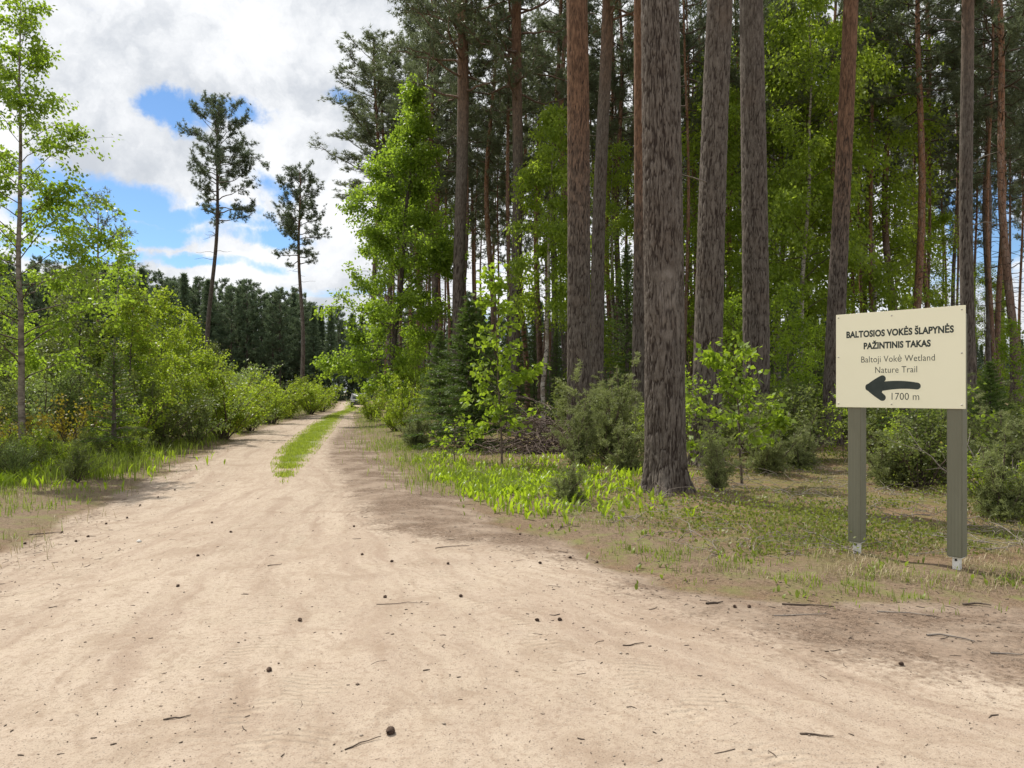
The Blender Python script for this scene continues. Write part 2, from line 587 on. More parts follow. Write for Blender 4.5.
# ------------------------------------------------------------------ plant materials
def leaf_material(name, dark, light, trans, tfac=0.45, rough=0.45, island=True, yellow=None):
    m, t, out = material(name)
    geo = t.new('ShaderNodeNewGeometry')
    oi = t.new('ShaderNodeObjectInfo')
    r = geo.outputs['Random Per Island']
    tc = t.new('ShaderNodeTexCoord')
    n = t.noise(tc.outputs['Object'], 1.1, 3, 0.5)
    f = t.math('ADD', t.math('MULTIPLY', r, 0.55), t.math('MULTIPLY', t.math('SUBTRACT', n, 0.5), 1.3))
    f = t.math('ADD', f, t.math('ADD', 0.15, t.math('MULTIPLY', oi.outputs['Random'], 0.2)), clamp=True)
    c = t.mix(f, dark, light)
    if yellow:
        r2 = t.math('FRACT', t.math('MULTIPLY', r, 17.3))
        c = t.mix(t.ramp(r2, 0.90, 0.93), c, yellow)
    b = principled(t, None, c, rough, 0.28)
    tr = t.new('ShaderNodeBsdfTranslucent')
    t.put(tr.inputs[0], t.mix(f, tuple(x * 0.75 for x in trans), trans))
    mx = t.new('ShaderNodeMixShader')
    mx.inputs[0].default_value = tfac
    t.l.new(b.outputs[0], mx.inputs[1]); t.l.new(tr.outputs[0], mx.inputs[2])
    t.l.new(mx.outputs[0], out.inputs['Surface'])
    return m


def bark_fine(name, z_lo, z_hi, scar=False):
    """furrowed pine bark; the cracks come with the mesh as an attribute"""
    m, t, out = material(name)
    tc = t.new('ShaderNodeTexCoord'); o = tc.outputs['Object']
    sep = t.new('ShaderNodeSeparateXYZ'); t.l.new(o, sep.inputs[0])
    st = t.vmath('MULTIPLY', o, (1, 1, 0.28))
    n1 = t.noise(st, 16, 6, 0.65); n2 = t.noise(st, 60, 4, 0.6); nb = t.noise(o, 0.9, 4, 0.6)
    plate = t.mix(t.ramp(n1, 0.32, 0.70), (0.076, 0.061, 0.050), (0.162, 0.138, 0.117))
    plate = t.mix(t.math('MULTIPLY', t.ramp(n2, 0.5, 0.7), 0.6), plate, (0.195, 0.172, 0.155))
    plate = t.mix(t.math('MULTIPLY', t.ramp(nb, 0.5, 0.72), 0.5), plate, (0.118, 0.086, 0.064))
    org = t.mix(t.ramp(n1, 0.35, 0.65), (0.110, 0.062, 0.040), (0.225, 0.130, 0.082))
    of = t.ramp(t.math('ADD', sep.outputs[2], t.math('MULTIPLY', t.math('SUBTRACT', n1, 0.5), 5.0)), z_lo, z_hi)
    c = t.mix(of, plate, org)
    c = t.mix(t.ramp(t.attr('crack'), -0.05, 0.70), (0.032, 0.023, 0.019), c)
    if scar:                                                       # an old healed wound: pale ring and patches
        for (sx, sz, rx, rz, k) in ((0.0, 3.12, .17, .30, .26), (.03, 2.60, .18, .32, .15)):
            dx = t.math('DIVIDE', t.math('SUBTRACT', sep.outputs[0], sx), rx); dz = t.math('DIVIDE', t.math('SUBTRACT', sep.outputs[2], sz), rz)
            rr = t.math('SQRT', t.math('ADD', t.math('MULTIPLY', dx, dx), t.math('MULTIPLY', dz, dz)))
            rr = t.math('ADD', rr, t.math('MULTIPLY', t.math('SUBTRACT', n1, 0.5), 0.9))
            ringm = t.math('MULTIPLY', t.ramp(rr, 0.45, 0.75), t.ramp(rr, 0.8, 1.15, 1.0, 0.0))
            ringm = t.math('MAXIMUM', ringm, t.math('MULTIPLY', t.ramp(rr, .2, .9, 1.0, 0.0), 0.6))
            front = t.math('LESS_THAN', sep.outputs[1], -0.05)
            c = t.mix(t.math('MULTIPLY', t.math('MULTIPLY', ringm, front), k), c, (0.34, 0.30, 0.265))
    nrm = t.bump(t.math('ADD', n1, t.math('MULTIPLY', n2, 0.4)), 0.8, 0.012)
    principled(t, out, c, 0.92, 0.15, nrm)
    return m


def bark_far(name, low, high, z_lo, z_hi, dark=(0.05, 0.035, 0.03)):
    m, t, out = material(name)
    tc = t.new('ShaderNodeTexCoord'); o = tc.outputs['Object']
    oi = t.new('ShaderNodeObjectInfo')
    sep = t.new('ShaderNodeSeparateXYZ'); t.l.new(o, sep.inputs[0])
    st = t.vmath('MULTIPLY', o, (1, 1, 0.25))
    v = t.voro(st, 14, 'DISTANCE_TO_EDGE')
    n1 = t.noise(st, 9, 6, 0.65)
    z = t.math('ADD', sep.outputs[2], t.math('MULTIPLY', t.math('SUBTRACT', t.math('ADD', oi.outputs['Random'], n1), 1.0), 9.0))
    c = t.mix(t.ramp(z, z_lo, z_hi), low, high)
    c = t.mix(t.ramp(n1, 0.4, 0.7), c, t.mix(0.55, c, (0.32, 0.28, 0.25)))
    c = t.mix(t.ramp(v.outputs['Distance'], 0.0, 0.09, 0.8, 0.0), c, dark)
    nrm = t.bump(t.math('ADD', n1, t.ramp(v.outputs['Distance'], 0, .1)), 0.7, 0.02)
    principled(t, out, c, 0.92, 0.15, nrm)
    return m


def birch_bark(name):
    m, t, out = material(name)
    tc = t.new('ShaderNodeTexCoord'); o = tc.outputs['Object']
    st = t.vmath('MULTIPLY', o, (1, 1, 3.5))
    n = t.noise(st, 5, 5, 0.6); n2 = t.noise(o, 2.2, 4, 0.6)
    c = t.mix(t.ramp(n, 0.50, 0.60), (0.42, 0.38, 0.33), (0.05, 0.045, 0.04))
    c = t.mix(t.ramp(n2, 0.45, 0.65), c, (0.21, 0.17, 0.13))
    principled(t, out, c, 0.8, 0.2, t.bump(n, 0.5, 0.01))
    return m


def plain(name, a, b, scale=8, rough=0.8, spec=0.25, stretch=(1, 1, 1), bumpd=0.004, metal=0):
    m, t, out = material(name)
    tc = t.new('ShaderNodeTexCoord')
    n = t.noise(t.vmath('MULTIPLY', tc.outputs['Object'], stretch), scale, 5, 0.6)
    c = t.mix(t.ramp(n, 0.3, 0.7), a, b)
    principled(t, out, c, rough, spec, t.bump(n, 0.4, bumpd) if bumpd else None, metal)
    return m


M = {}
M['ground'] = ground_material()
M['bark_a'] = bark_fine('furrowed_pine_bark', 11.0, 19.0)
M['bark_scar'] = bark_fine('furrowed_scarred_pine_bark', 11.0, 19.0, True)
M['bark_e'] = bark_fine('furrowed_pine_bark_orange', 4.5, 10.0)
M['bark_mid'] = bark_far('forest_pine_bark', (0.115, 0.095, 0.085), (0.22, 0.115, 0.068), 5.0, 17.0)
M['bark_red'] = bark_far('red_pine_bark', (0.17, 0.115, 0.09), (0.27, 0.135, 0.072), -2.0, 12.0)
M['birch_bark'] = birch_bark('birch_bark')
M['young_bark'] = plain('young_birch_bark', (0.10, 0.082, 0.068), (0.27, 0.23, 0.195), 5, stretch=(1, 1, 2.5))
M['twig'] = plain('twig_bark', (0.06, 0.045, 0.035), (0.14, 0.105, 0.08), 20)
M['grey_twig'] = plain('dead_grey_wood', (0.15, 0.125, 0.11), (0.30, 0.26, 0.22), 20)
M['aspen_bark'] = plain('dark_leafy_tree_bark', (0.045, 0.035, 0.03), (0.11, 0.09, 0.075), 14, stretch=(1, 1, .3))
M['birch_leaf'] = leaf_material('young_birch_leaf', (0.085, 0.145, 0.018), (0.215, 0.295, 0.042), (0.40, 0.58, 0.045), 0.5)
M['dull_leaf'] = leaf_material('dull_alder_leaf', (0.060, 0.085, 0.024), (0.160, 0.190, 0.055), (0.24, 0.30, 0.06), 0.4)
M['bright_leaf'] = leaf_material('fresh_yellow_green_leaf', (0.10, 0.165, 0.015), (0.23, 0.31, 0.032), (0.38, 0.54, 0.035), 0.5)
M['forest_leaf'] = leaf_material('forest_birch_leaf', (0.095, 0.145, 0.020), (0.240, 0.310, 0.048), (0.50, 0.66, 0.055), 0.54)
M['bush_leaf'] = leaf_material('bush_leaf', (0.112, 0.165, 0.020), (0.265, 0.335, 0.042), (0.45, 0.60, 0.04), 0.48, yellow=(0.36, 0.27, 0.05))
M['willow_leaf'] = leaf_material('grey_willow_leaf', (0.12, 0.165, 0.055), (0.26, 0.32, 0.12), (0.32, 0.43, 0.09), 0.4)
M['gold_leaf'] = leaf_material('golden_spring_leaf', (0.17, 0.145, 0.02), (0.36, 0.26, 0.03), (0.42, 0.36, 0.03), 0.42)
M['pine_needle'] = leaf_material('pine_needles', (0.075, 0.095, 0.052), (0.185, 0.210, 0.125), (0.20, 0.25, 0.11), 0.34)
M['lone_needle'] = leaf_material('dark_pine_needles', (0.060, 0.085, 0.052), (0.145, 0.180, 0.110), (0.15, 0.20, 0.09), 0.32, 0.55)
M['spruce_needle'] = leaf_material('spruce_needles', (0.045, 0.080, 0.022), (0.125, 0.185, 0.045), (0.17, 0.27, 0.04), 0.34)
M['hazed_needle'] = leaf_material('hazed_conifer_needles', (0.066, 0.105, 0.066), (0.140, 0.195, 0.110), (0.17, 0.23, 0.10), 0.32, 0.6)  # needle colour lightened to carry the haze of distance; no haze volume
M['juniper'] = leaf_material('juniper_needles', (0.115, 0.138, 0.052), (0.29, 0.315, 0.13), (0.32, 0.38, 0.12), 0.38, 0.5)
M['lily_leaf'] = leaf_material('broad_ground_leaf', (0.14, 0.22, 0.015), (0.27, 0.36, 0.025), (0.46, 0.64, 0.03), 0.5, 0.35)
M['grass'] = leaf_material('green_grass_blade', (0.090, 0.135, 0.020), (0.22, 0.26, 0.045), (0.32, 0.44, 0.04), 0.42)
M['strip_grass'] = leaf_material('track_grass_blade', (0.150, 0.200, 0.022), (0.290, 0.345, 0.050), (0.46, 0.58, 0.05), 0.45)
M['dry_grass'] = leaf_material('dry_grass_blade', (0.23, 0.18, 0.09), (0.42, 0.35, 0.2), (0.3, 0.26, 0.13), 0.3)
M['under_leaf'] = leaf_material('undergrowth_leaf', (0.065, 0.090, 0.018), (0.190, 0.205, 0.045), (0.26, 0.32, 0.04), 0.4)


def crown_mesh(name, limbs, leaves, mats, smooth=False):
    return MB().join(leaves, 0).join(limbs, 1).mesh(name, [M[mats[0]], M[mats[1]]], smooth)


# ------------------------------------------------------------------ plant geometry
def add_leaves(mb, P, D, size, r, hang=0.3, up=0.7, width=0.36, m=0, spread=0.8):
    n = len(P)
    if n == 0: return
    L = (size * r.uniform(0.65, 1.25, n))[:, None]
    a = norm(D * 0.6 + rand_unit(r, n) * spread + np.array([0, 0, -hang]))
    nr = norm(rand_unit(r, n) + np.array([0, 0, up]))
    s = norm(np.cross(a, nr)); nr = np.cross(s, a)
    mid = P + a * L * 0.42 + nr * L * 0.06
    v = np.stack([P, mid + s * L * width, P + a * L, mid - s * L * width], 1).reshape(-1, 3)
    b = np.arange(n)[:, None] * 4
    mb.add(v, np.vstack([b + [0, 1, 2], b + [0, 2, 3]]), None, m)


def add_tufts(mb, P, D, length, width, k, r, m=0, along=0.7):
    n = len(P)
    if n == 0: return
    P = np.repeat(P, k, 0); D = np.repeat(D, k, 0)
    N = n * k
    d = norm(D * along + rand_unit(r, N))
    s = norm(np.cross(d, rand_unit(r, N))) * width * 0.5
    L = (length * r.uniform(0.6, 1.2, N))[:, None]
    P = P + r.normal(size=(N, 3)) * length * 0.12
    v = np.stack([P - s, P + s, P + d * L], 1).reshape(-1, 3)
    b = np.arange(N)[:, None] * 3
    mb.add(v, b + [0, 1, 2], None, m)


def branch_path(p0, az, el, L, r, k=6, droop=0.2, wig=0.08):
    d = np.array([math.cos(az) * math.cos(el), math.sin(az) * math.cos(el), math.sin(el)])
    t = np.linspace(0, 1, k)[:, None]
    pts = p0 + d * L * t + np.array([0, 0, -1.0]) * droop * L * t ** 2
    w = np.cumsum(r.normal(size=(k, 3)) * wig * L / k, 0)
    w[0] = 0
    return pts + w


def sample_path(pts, r, n, lo=0.25):
    t = lo + (1 - lo) * r.random(n)
    f = t * (len(pts) - 1)
    i = np.minimum(f.astype(int), len(pts) - 2)
    u = (f - i)[:, None]
    return pts[i] * (1 - u) + pts[i + 1] * u, norm(pts[i + 1] - pts[i])


def leafy_tree(r, Ht, z0, Rad, nb, nleaf, lsize, trunk_r, el=(0.5, 0.9), droop=0.15, bend=0.03, lean=(0, 0), twigs=5, cluster=0.10, prof=None, hang=0.4, sides=8, leafm=None, shape=1.0, twig_r=0.004):
    """returns trunk MB, branches MB, leaves MB"""
    tr, br, lf = MB(), MB(), MB()
    k = 16
    t = np.linspace(0, 1, k)
    wob = np.cumsum(r.normal(size=(k, 2)) * bend * Ht / k ** 0.5, 0) * 0.5
    wob -= wob[0]
    path = np.column_stack([lean[0] * t + wob[:, 0], lean[1] * t + wob[:, 1], t * Ht])
    rad = trunk_r * (1 - t) ** 0.8 + trunk_r * 0.04
    rad[0] *= 1.3
    tr.tube(path, rad, sides)
    segs = []
    for b in range(nb):
        tb = z0 / Ht + (0.985 - z0 / Ht) * ((b + r.random()) / nb)
        rel = (tb - z0 / Ht) / (1 - z0 / Ht)
        f = tb * (k - 1); i = min(int(f), k - 2); u = f - i
        p0 = path[i] * (1 - u) + path[i + 1] * u
        w = (prof(rel) if prof else (1 - rel) ** 0.75 * min(1, 0.55 + rel * 2.5))
        L = Rad * w * r.uniform(0.5, 1.2) + 0.10 * Rad
        e = el[0] + (el[1] - el[0]) * rel + r.normal() * 0.12
        az = b * 2.39996 + r.normal() * 0.4
        bp = branch_path(p0, az, e, L, r, 6, droop, 0.15)
        rb = max(trunk_r * (1 - tb) ** 0.8 * 0.30, twig_r * 1.6)
        br.tube(bp, np.linspace(rb, twig_r, 6), 4, False)
        segs.append((bp, L * 0.6))
        for q in range(twigs):
            ps, dr = sample_path(bp, r, 1, 0.25)
            d = norm(dr[0] + rand_unit(r, 1)[0] * 0.8)
            Lt = L * r.uniform(0.2, 0.42)
            tp = branch_path(ps[0], math.atan2(d[1], d[0]), math.asin(np.clip(d[2], -1, 1)), Lt, r, 4, droop * 1.5, 0.12)
            br.tube(tp, np.linspace(twig_r * 1.1, twig_r * 0.6, 4), 3, False)
            segs.append((tp, Lt * 1.3))
    wts = np.array([s[1] for s in segs]) * r.lognormal(0, 0.85, len(segs)); cnt = r.multinomial(nleaf, wts / wts.sum())
    for (pt, _), c in zip(segs, cnt):
        if c:
            P, D = sample_path(pt, r, c, 0.40)
            P = P + r.normal(size=P.shape) * cluster * np.array([1, 1, .75])
            add_leaves(lf, P, D, lsize, r, hang)
    return tr, br, lf


def bush(r, Ht, Rad, stems, nleaf, lsize, width=0.36, cluster=0.06, el=(0.75, 1.45), twigs=6, hang=0.0):
    br, lf = MB(), MB()
    segs = []
    for sN in range(stems):
        az = sN * 2.39996 + r.normal() * 0.3
        e = r.uniform(*el)
        L = min(Ht / max(math.sin(e), 0.5), Rad / max(math.cos(e), 0.12)) * r.uniform(0.5, 1.15)
        p0 = np.array([math.cos(az), math.sin(az), 0]) * Rad * 0.12 * r.random()
        bp = branch_path(p0, az, e, L, r, 7, 0.08, 0.16)
        br.tube(bp, np.linspace(0.012 + 0.006 * Ht, 0.004, 7), 4, False)
        segs.append((bp, L * 0.6))
        for q in range(twigs):
            ps, dr = sample_path(bp, r, 1, 0.2)
            d = norm(dr[0] + rand_unit(r, 1)[0] * 0.75)
            Lt = L * r.uniform(0.15, 0.35)
            tp = branch_path(ps[0], math.atan2(d[1], d[0]), math.asin(np.clip(d[2], -1, 1)), Lt, r, 4, 0.05, 0.12)
            br.tube(tp, np.linspace(0.005, 0.003, 4), 3, False)
            segs.append((tp, Lt * 1.4))
    wts = np.array([s[1] for s in segs]) * r.lognormal(0, 0.6, len(segs)); cnt = r.multinomial(nleaf, wts / wts.sum())
    for (pt, _), c in zip(segs, cnt):
        if c:
            P, D = sample_path(pt, r, c, 0.15)
            P = P + r.normal(size=P.shape) * cluster
            P[:, 2] = np.maximum(P[:, 2], 0.03)
            add_leaves(lf, P, D, lsize, r, hang, 0.6, width)
    return br, lf


def pine_crown(r, z0, z1, Rad, nb, tl=0.16, tw=0.02, k=11, shoots=34, path=None, dome=True, dead=10, dz0=None, gap=0.0, right=0.0):
    """whorled limbs with tufts of needles; local z as on the trunk. returns limbs MB, needles MB"""
    br, nd = MB(), MB()
    for b in range(nb):
        rel = (b + r.random()) / nb
        if r.random() < gap * (1 - rel): continue
        z = z0 + (z1 - z0) * rel ** 0.9
        c = path(z) if path else np.array([0, 0, z])
        w = (1 - rel ** 2.2) ** 0.6 * min(1.0, 0.55 + rel * 1.6)
        L = Rad * w * r.uniform(0.55, 1.12) + 0.35
        az = b * 2.39996 + r.normal() * 0.5
        if right: L *= 1 + right * math.cos(az) * (1 - rel)
        e = -0.10 + 0.85 * rel + r.normal() * 0.15
        bp = branch_path(c, az, e, L, r, 7, -0.12, 0.22)
        rb = 0.055 * (1 - rel * 0.6) * min(1, Rad / 2.5)
        br.tube(bp, np.linspace(rb, 0.012, 7), 4, False)
        n2 = max(3, int(L * 3.2))
        for q in range(n2):
            ps, dr = sample_path(bp, r, 1, 0.30)
            d = norm(dr[0] * 0.8 + rand_unit(r, 1)[0] * 0.75 + np.array([0, 0, 0.25]))
            Lt = L * r.uniform(0.12, 0.30) + 0.15
            tp = branch_path(ps[0], math.atan2(d[1], d[0]), math.asin(np.clip(d[2], -1, 1)), Lt, r, 4, -0.25, 0.15)
            br.tube(tp, np.linspace(0.014, 0.006, 4), 3, False)
            ns = max(3, int(shoots * Lt / 2.2))
            P, D = sample_path(tp, r, ns, 0.25)
            P = P + r.normal(size=P.shape) * 0.10
            add_tufts(nd, P, norm(D + np.array([0, 0, 0.5])), tl, tw, k, r)
        P, D = sample_path(bp, r, int(L * 2) + 2, 0.6)
        add_tufts(nd, P + r.normal(size=P.shape) * 0.08, D, tl, tw, k, r)
    lo = dz0 if dz0 is not None else z0 * 0.45
    for b in range(dead):                                          # bare dead limbs under the crown
        z = r.uniform(lo, z0)
        c = path(z) if path else np.array([0, 0, z])
        L = r.uniform(0.4, 1.7)
        bp = branch_path(c, r.uniform(0, 6.28), r.uniform(-0.25, 0.3), L, r, 5, 0.12, 0.3)
        br.tube(bp, np.linspace(0.022, 0.007, 5), 3, False)
    return br, nd


def spruce(r, Ht, Rad, z0=0.15, dzw=0.35, per=8, tl=0.12, tw=0.02, k=6, dens=9, trunk_r=0.08, droop=0.25, power=0.9, el=0.15):
    tr, br, nd = MB(), MB(), MB()
    t = np.linspace(0, 1, 10)
    tr.tube(np.column_stack([0 * t, 0 * t, t * Ht]), trunk_r * (1 - t) + 0.006, 7)
    z = z0
    w = 0
    while z < Ht - 0.08:
        rel = z / Ht
        for b in range(per):
            L = Rad * (1 - rel) ** power * r.uniform(0.72, 1.12) + 0.06
            az = (b + w * 0.37) * 2 * math.pi / per + r.normal() * 0.18
            bp = branch_path(np.array([0, 0, z + r.normal() * dzw * 0.25]), az, el + 0.5 * rel, L, r, 5, droop * (1 - rel * 0.7), 0.08)
            br.tube(bp, np.linspace(0.006 + 0.012 * L / 2, 0.003, 5), 3, False)
            n = max(4, int(L * dens))
            P, D = sample_path(bp, r, n, 0.08)
            side = norm(np.cross(D, np.array([0, 0, 1.0]))) * r.uniform(-1, 1, (n, 1))
            off = side * L * 0.22 * r.random((n, 1))
            add_tufts(nd, P + off + np.array([0, 0, -0.03]), norm(D + side * 1.1), tl, tw, k, r, along=1.3)
        z += dzw * (1 - 0.45 * rel)
        w += 1
    add_tufts(nd, np.array([[0, 0, Ht - 0.05]]), np.array([[0, 0, 1.0]]), tl, tw, k * 2, r)
    return tr, br, nd


def bark_trunk(Ht, r0, r1, top, sides, dz, zfine, seed, depth=0.02, cw=0.036, ch=0.11, flare=0.35, bend=0.0):
    """a pine trunk with plated bark: returns mesh arrays, crack attribute and the centre line"""
    zs = list(np.arange(-0.15, zfine, dz)) + list(np.linspace(zfine, Ht, 40))
    zs = np.array(zs)
    th = np.arange(sides) * 2 * np.pi / sides
    Z, T = np.meshgrid(zs, th, indexing='ij')
    rel = np.clip(Z / Ht, 0, 1)
    rr = r1 + (r0 - r1) * (1 - rel) ** 0.85
    rs = np.random.default_rng(seed)
    ph = rs.uniform(0, 6.28, 4)
    fl = np.exp(-np.maximum(Z, 0) / 0.22)
    lob = 0.55 + 0.45 * np.cos(3 * T + ph[0]) * 0.6 + 0.35 * np.cos(5 * T + ph[1]) + 0.12 * np.cos(2 * T + ph[2])
    rr = rr * (1 + flare * fl * np.clip(lob, 0, 2) ** 1.7)
    rr = rr * (1 + 0.03 * np.cos(2 * T + ph[3] + Z * 0.3) + 0.03 * (fbm(np.cos(T) * 2 + 9, np.sin(T) * 2, Z * 0.9, seed) - 0.5))
    cx_, sx_ = np.cos(T) * r0, np.sin(T) * r0
    fh, fv = 0.9 / cw, 0.42 / ch
    wz = (fbm(cx_ * 5, sx_ * 5, Z * 2.5, seed + 3) - 0.5) * 0.25
    n1 = fbm(cx_ * fh, sx_ * fh, (Z + wz) * fv, seed + 11, 3)
    n2 = fbm(cx_ * fh * 2.1 + 4, sx_ * fh * 2.1, (Z + wz) * fv * 2.6, seed + 23, 3)
    rid = np.abs(n1 - 0.5) * 2
    rid2 = np.abs(n2 - 0.5) * 2
    crack = sstep(0.0, 0.20, rid) * (0.55 + 0.45 * sstep(0.0, 0.16, rid2))
    cell = fbm(cx_ * fh * .8 + 9, sx_ * fh * .8, Z * fv * 2, seed + 31, 3)
    fade = 1 - 0.5 * sstep(6, 15, Z)
    rough = fbm(np.cos(T) * r0 * 30, np.sin(T) * r0 * 30, Z * 14, seed + 6) - 0.5
    disp = depth * fade * ((crack - 1) + 0.8 * (cell - 0.5) + 0.7 * rough)
    if dz > 0.1: disp *= 0.4
    rr = rr + disp
    zc = np.clip(Z, 0, None)

    def center(z):
        u = np.asarray(z, float) / Ht
        bx = bend * np.sin(u * 7.0 + ph[1]) * u * (1 - u) * 4
        by = bend * np.cos(u * 6.0 + ph[2]) * u * (1 - u) * 4
        return np.stack([top[0] * u + bx, top[1] * u + by, np.asarray(z, float)], -1)
    C = center(Z)
    v = np.stack([C[..., 0] + rr * np.cos(T), C[..., 1] + rr * np.sin(T), Z], -1).reshape(-1, 3)
    n = len(zs)
    i = np.arange(n - 1)[:, None] * sides; j = np.arange(sides)[None]; j2 = (j + 1) % sides
    f4 = np.stack([i + j, i + j2, i + sides + j2, i + sides + j], -1).reshape(-1, 4)
    mb = MB(); mb.add(v, None, f4)
    shade = np.where(fade < 1, 1 - (1 - crack) * fade, crack)
    return mb, {'crack': (shade * (0.72 + 0.28 * cell)).ravel()}, center


# ================================================================== build: ground
build_ground()

# ================================================================== big pines by the road edge
rC = np.random.default_rng(31)
CROWN = []
for q in range(3):
    b_, n_ = pine_crown(rC, 0.0, 9.0, 3.1, 48, 0.19, 0.032, 9, 34, dead=0)
    CROWN.append(crown_mesh('crown', b_, n_, ('pine_needle', 'bark_red')))


def big_pine(px0, Y, px1, w0, w1, Ht, label, mat, seed, sides, dz, zf, flare=0.7, bend=0.05, crown=0, y_top=0, group=None, cz=0.62, cs=1.0, snags=3):
    """px0: trunk centre at the ground, px1: trunk centre where it leaves the top of the picture (y_top)"""
    x0 = PX(px0, Y); zt = ZZ(y_top, Y)
    lean = (PX(px1, Y) - x0) / zt * Ht
    r0 = w0 / F_PX * Y / 2; rt = w1 / F_PX * Y / 2
    r1 = max(0.06, r0 - (r0 - rt) * (Ht / zt) ** 0.85)
    root = thing('pine_tree', label, 'tree', (x0, Y, H1(x0, Y)), 0, group)
    mb, at, cen = bark_trunk(Ht, r0, r1, (lean, 0), sides, dz, zf, seed, flare=flare, bend=bend, depth=min(0.021, r0 * 0.075))
    mb.obj('trunk', M[mat], root, True, at)
    zc = Ht * cz
    c = cen(zc); ang = math.atan2(lean, Ht)
    s = (Ht - zc) / 8.8
    link('crown', CROWN[crown % 3], root, tuple(c), (s * cs, s * cs, s), (0, ang, seed))
    rs = np.random.default_rng(seed)
    for q in range(snags):                                         # broken dead limb stubs
        z = rs.uniform(4.0, zc)
        p = cen(z); sb = MB(); az = rs.uniform(0, 6.28); L = rs.uniform(0.5, 1.6)
        bp = branch_path(np.asarray(p, float), az, rs.uniform(-.2, .35), L, rs, 6, 0.1, 0.3)
        sb.tube(bp, np.linspace(0.022, 0.006, 6), 5)
        sb.obj('dead_branch', M['grey_twig'], root)
    return root


big_pine(665, 11.95, 663, 42, 35, 25, 'thickest furrowed grey pine trunk, nearest to the sandy road', 'bark_scar', 101, 240, 0.026, 9.5, flare=0.85, bend=0.05, crown=0, snags=0)
big_pine(705, 16.6, 720, 30, 24, 26, 'dark grey pine leaning slightly right, just right of the thickest trunk', 'bark_a', 102, 150, 0.04, 10.5, bend=0.04, crown=1, snags=1)
big_pine(757, 19.2, 752, 26, 22, 26, 'straight grey pine trunk with a green sapling in front of its foot', 'bark_a', 103, 130, 0.05, 12, bend=0.03, crown=2, snags=1)
big_pine(831, 22.0, 850, 19, 13, 25, 'right leaning pine trunk passing behind the left edge of the signboard', 'bark_e', 104, 100, 0.06, 13, bend=0.03, crown=0, snags=1)
big_pine(579, 20.0, 577, 25, 19, 25, 'stout pine with orange upper bark rising behind the grey juniper', 'bark_e', 105, 120, 0.05, 12, bend=0.03, crown=1, snags=2)
big_pine(638, 25.0, 641, 15, 11, 26, 'pine half hidden behind the left side of the thickest trunk', 'bark_e', 106, 70, 0.09, 15, bend=0.05, crown=2)
big_pine(596, 29.5, 606, 13.5, 11.5, 25, 'slim grey pine just right of the orange barked pine', 'bark_a', 107, 60, 0.10, 16, bend=0.1, crown=0)
big_pine(458, 35.0, 462, 12, 10.5, 26, 'dark pine trunk rising right of the leafy roadside tree', 'bark_a', 108, 50, 0.12, 18, bend=0.1, crown=1, cz=.55)
big_pine(513, 35.0, 518, 11, 9, 26, 'grey pine trunk standing right of the slender yellow green sapling', 'bark_a', 109, 50, 0.12, 18, bend=0.1, crown=2, cz=.55)
big_pine(970, 26.0, 966, 14, 10, 24, 'dark pine trunk rising behind the right edge of the signboard', 'bark_a', 110, 64, 0.10, 15, bend=0.06, crown=1)

# ------------------------------------------------------------------ mid forest pines, shared shapes
PINE = []
rP = np.random.default_rng(52)
for q in range(5):
    Ht = 25.0
    mb, at, cen = bark_trunk(Ht, 0.155, 0.045, (rP.normal() * 0.5, rP.normal() * 0.3), 14, 0.5, 24, 200 + q, flare=0.15, bend=0.22)
    trunk = mb.mesh('trunk', M['bark_red'] if q % 2 else M['bark_mid'], True, at)
    z0 = rP.uniform(12.5, 15.5)
    b_, n_ = pine_crown(rP, z0, Ht + .3, rP.uniform(2.1, 2.8), 46, 0.19, 0.030, 11, 40, path=lambda z, c=cen: np.asarray(c(z), float), dead=22, dz0=5)
    PINE.append((trunk, crown_mesh('crown', b_, n_, ('pine_needle', 'twig'))))


def forest_pine(x, Y, q, rz, tw, sc, label, group=None, crown=1.0, lean=(0, 0)):
    root = thing('pine_tree', label, 'tree', (x, Y, H1(x, Y) - 0.05), rz, group, (sc, sc, sc))
    root.rotation_euler = (lean[1], lean[0], rz)
    t_, c_ = PINE[q % 5]
    link('trunk', t_, root, None, (tw, tw, 1))
    link('crown', c_, root, None, (crown, crown, 1))
    return root


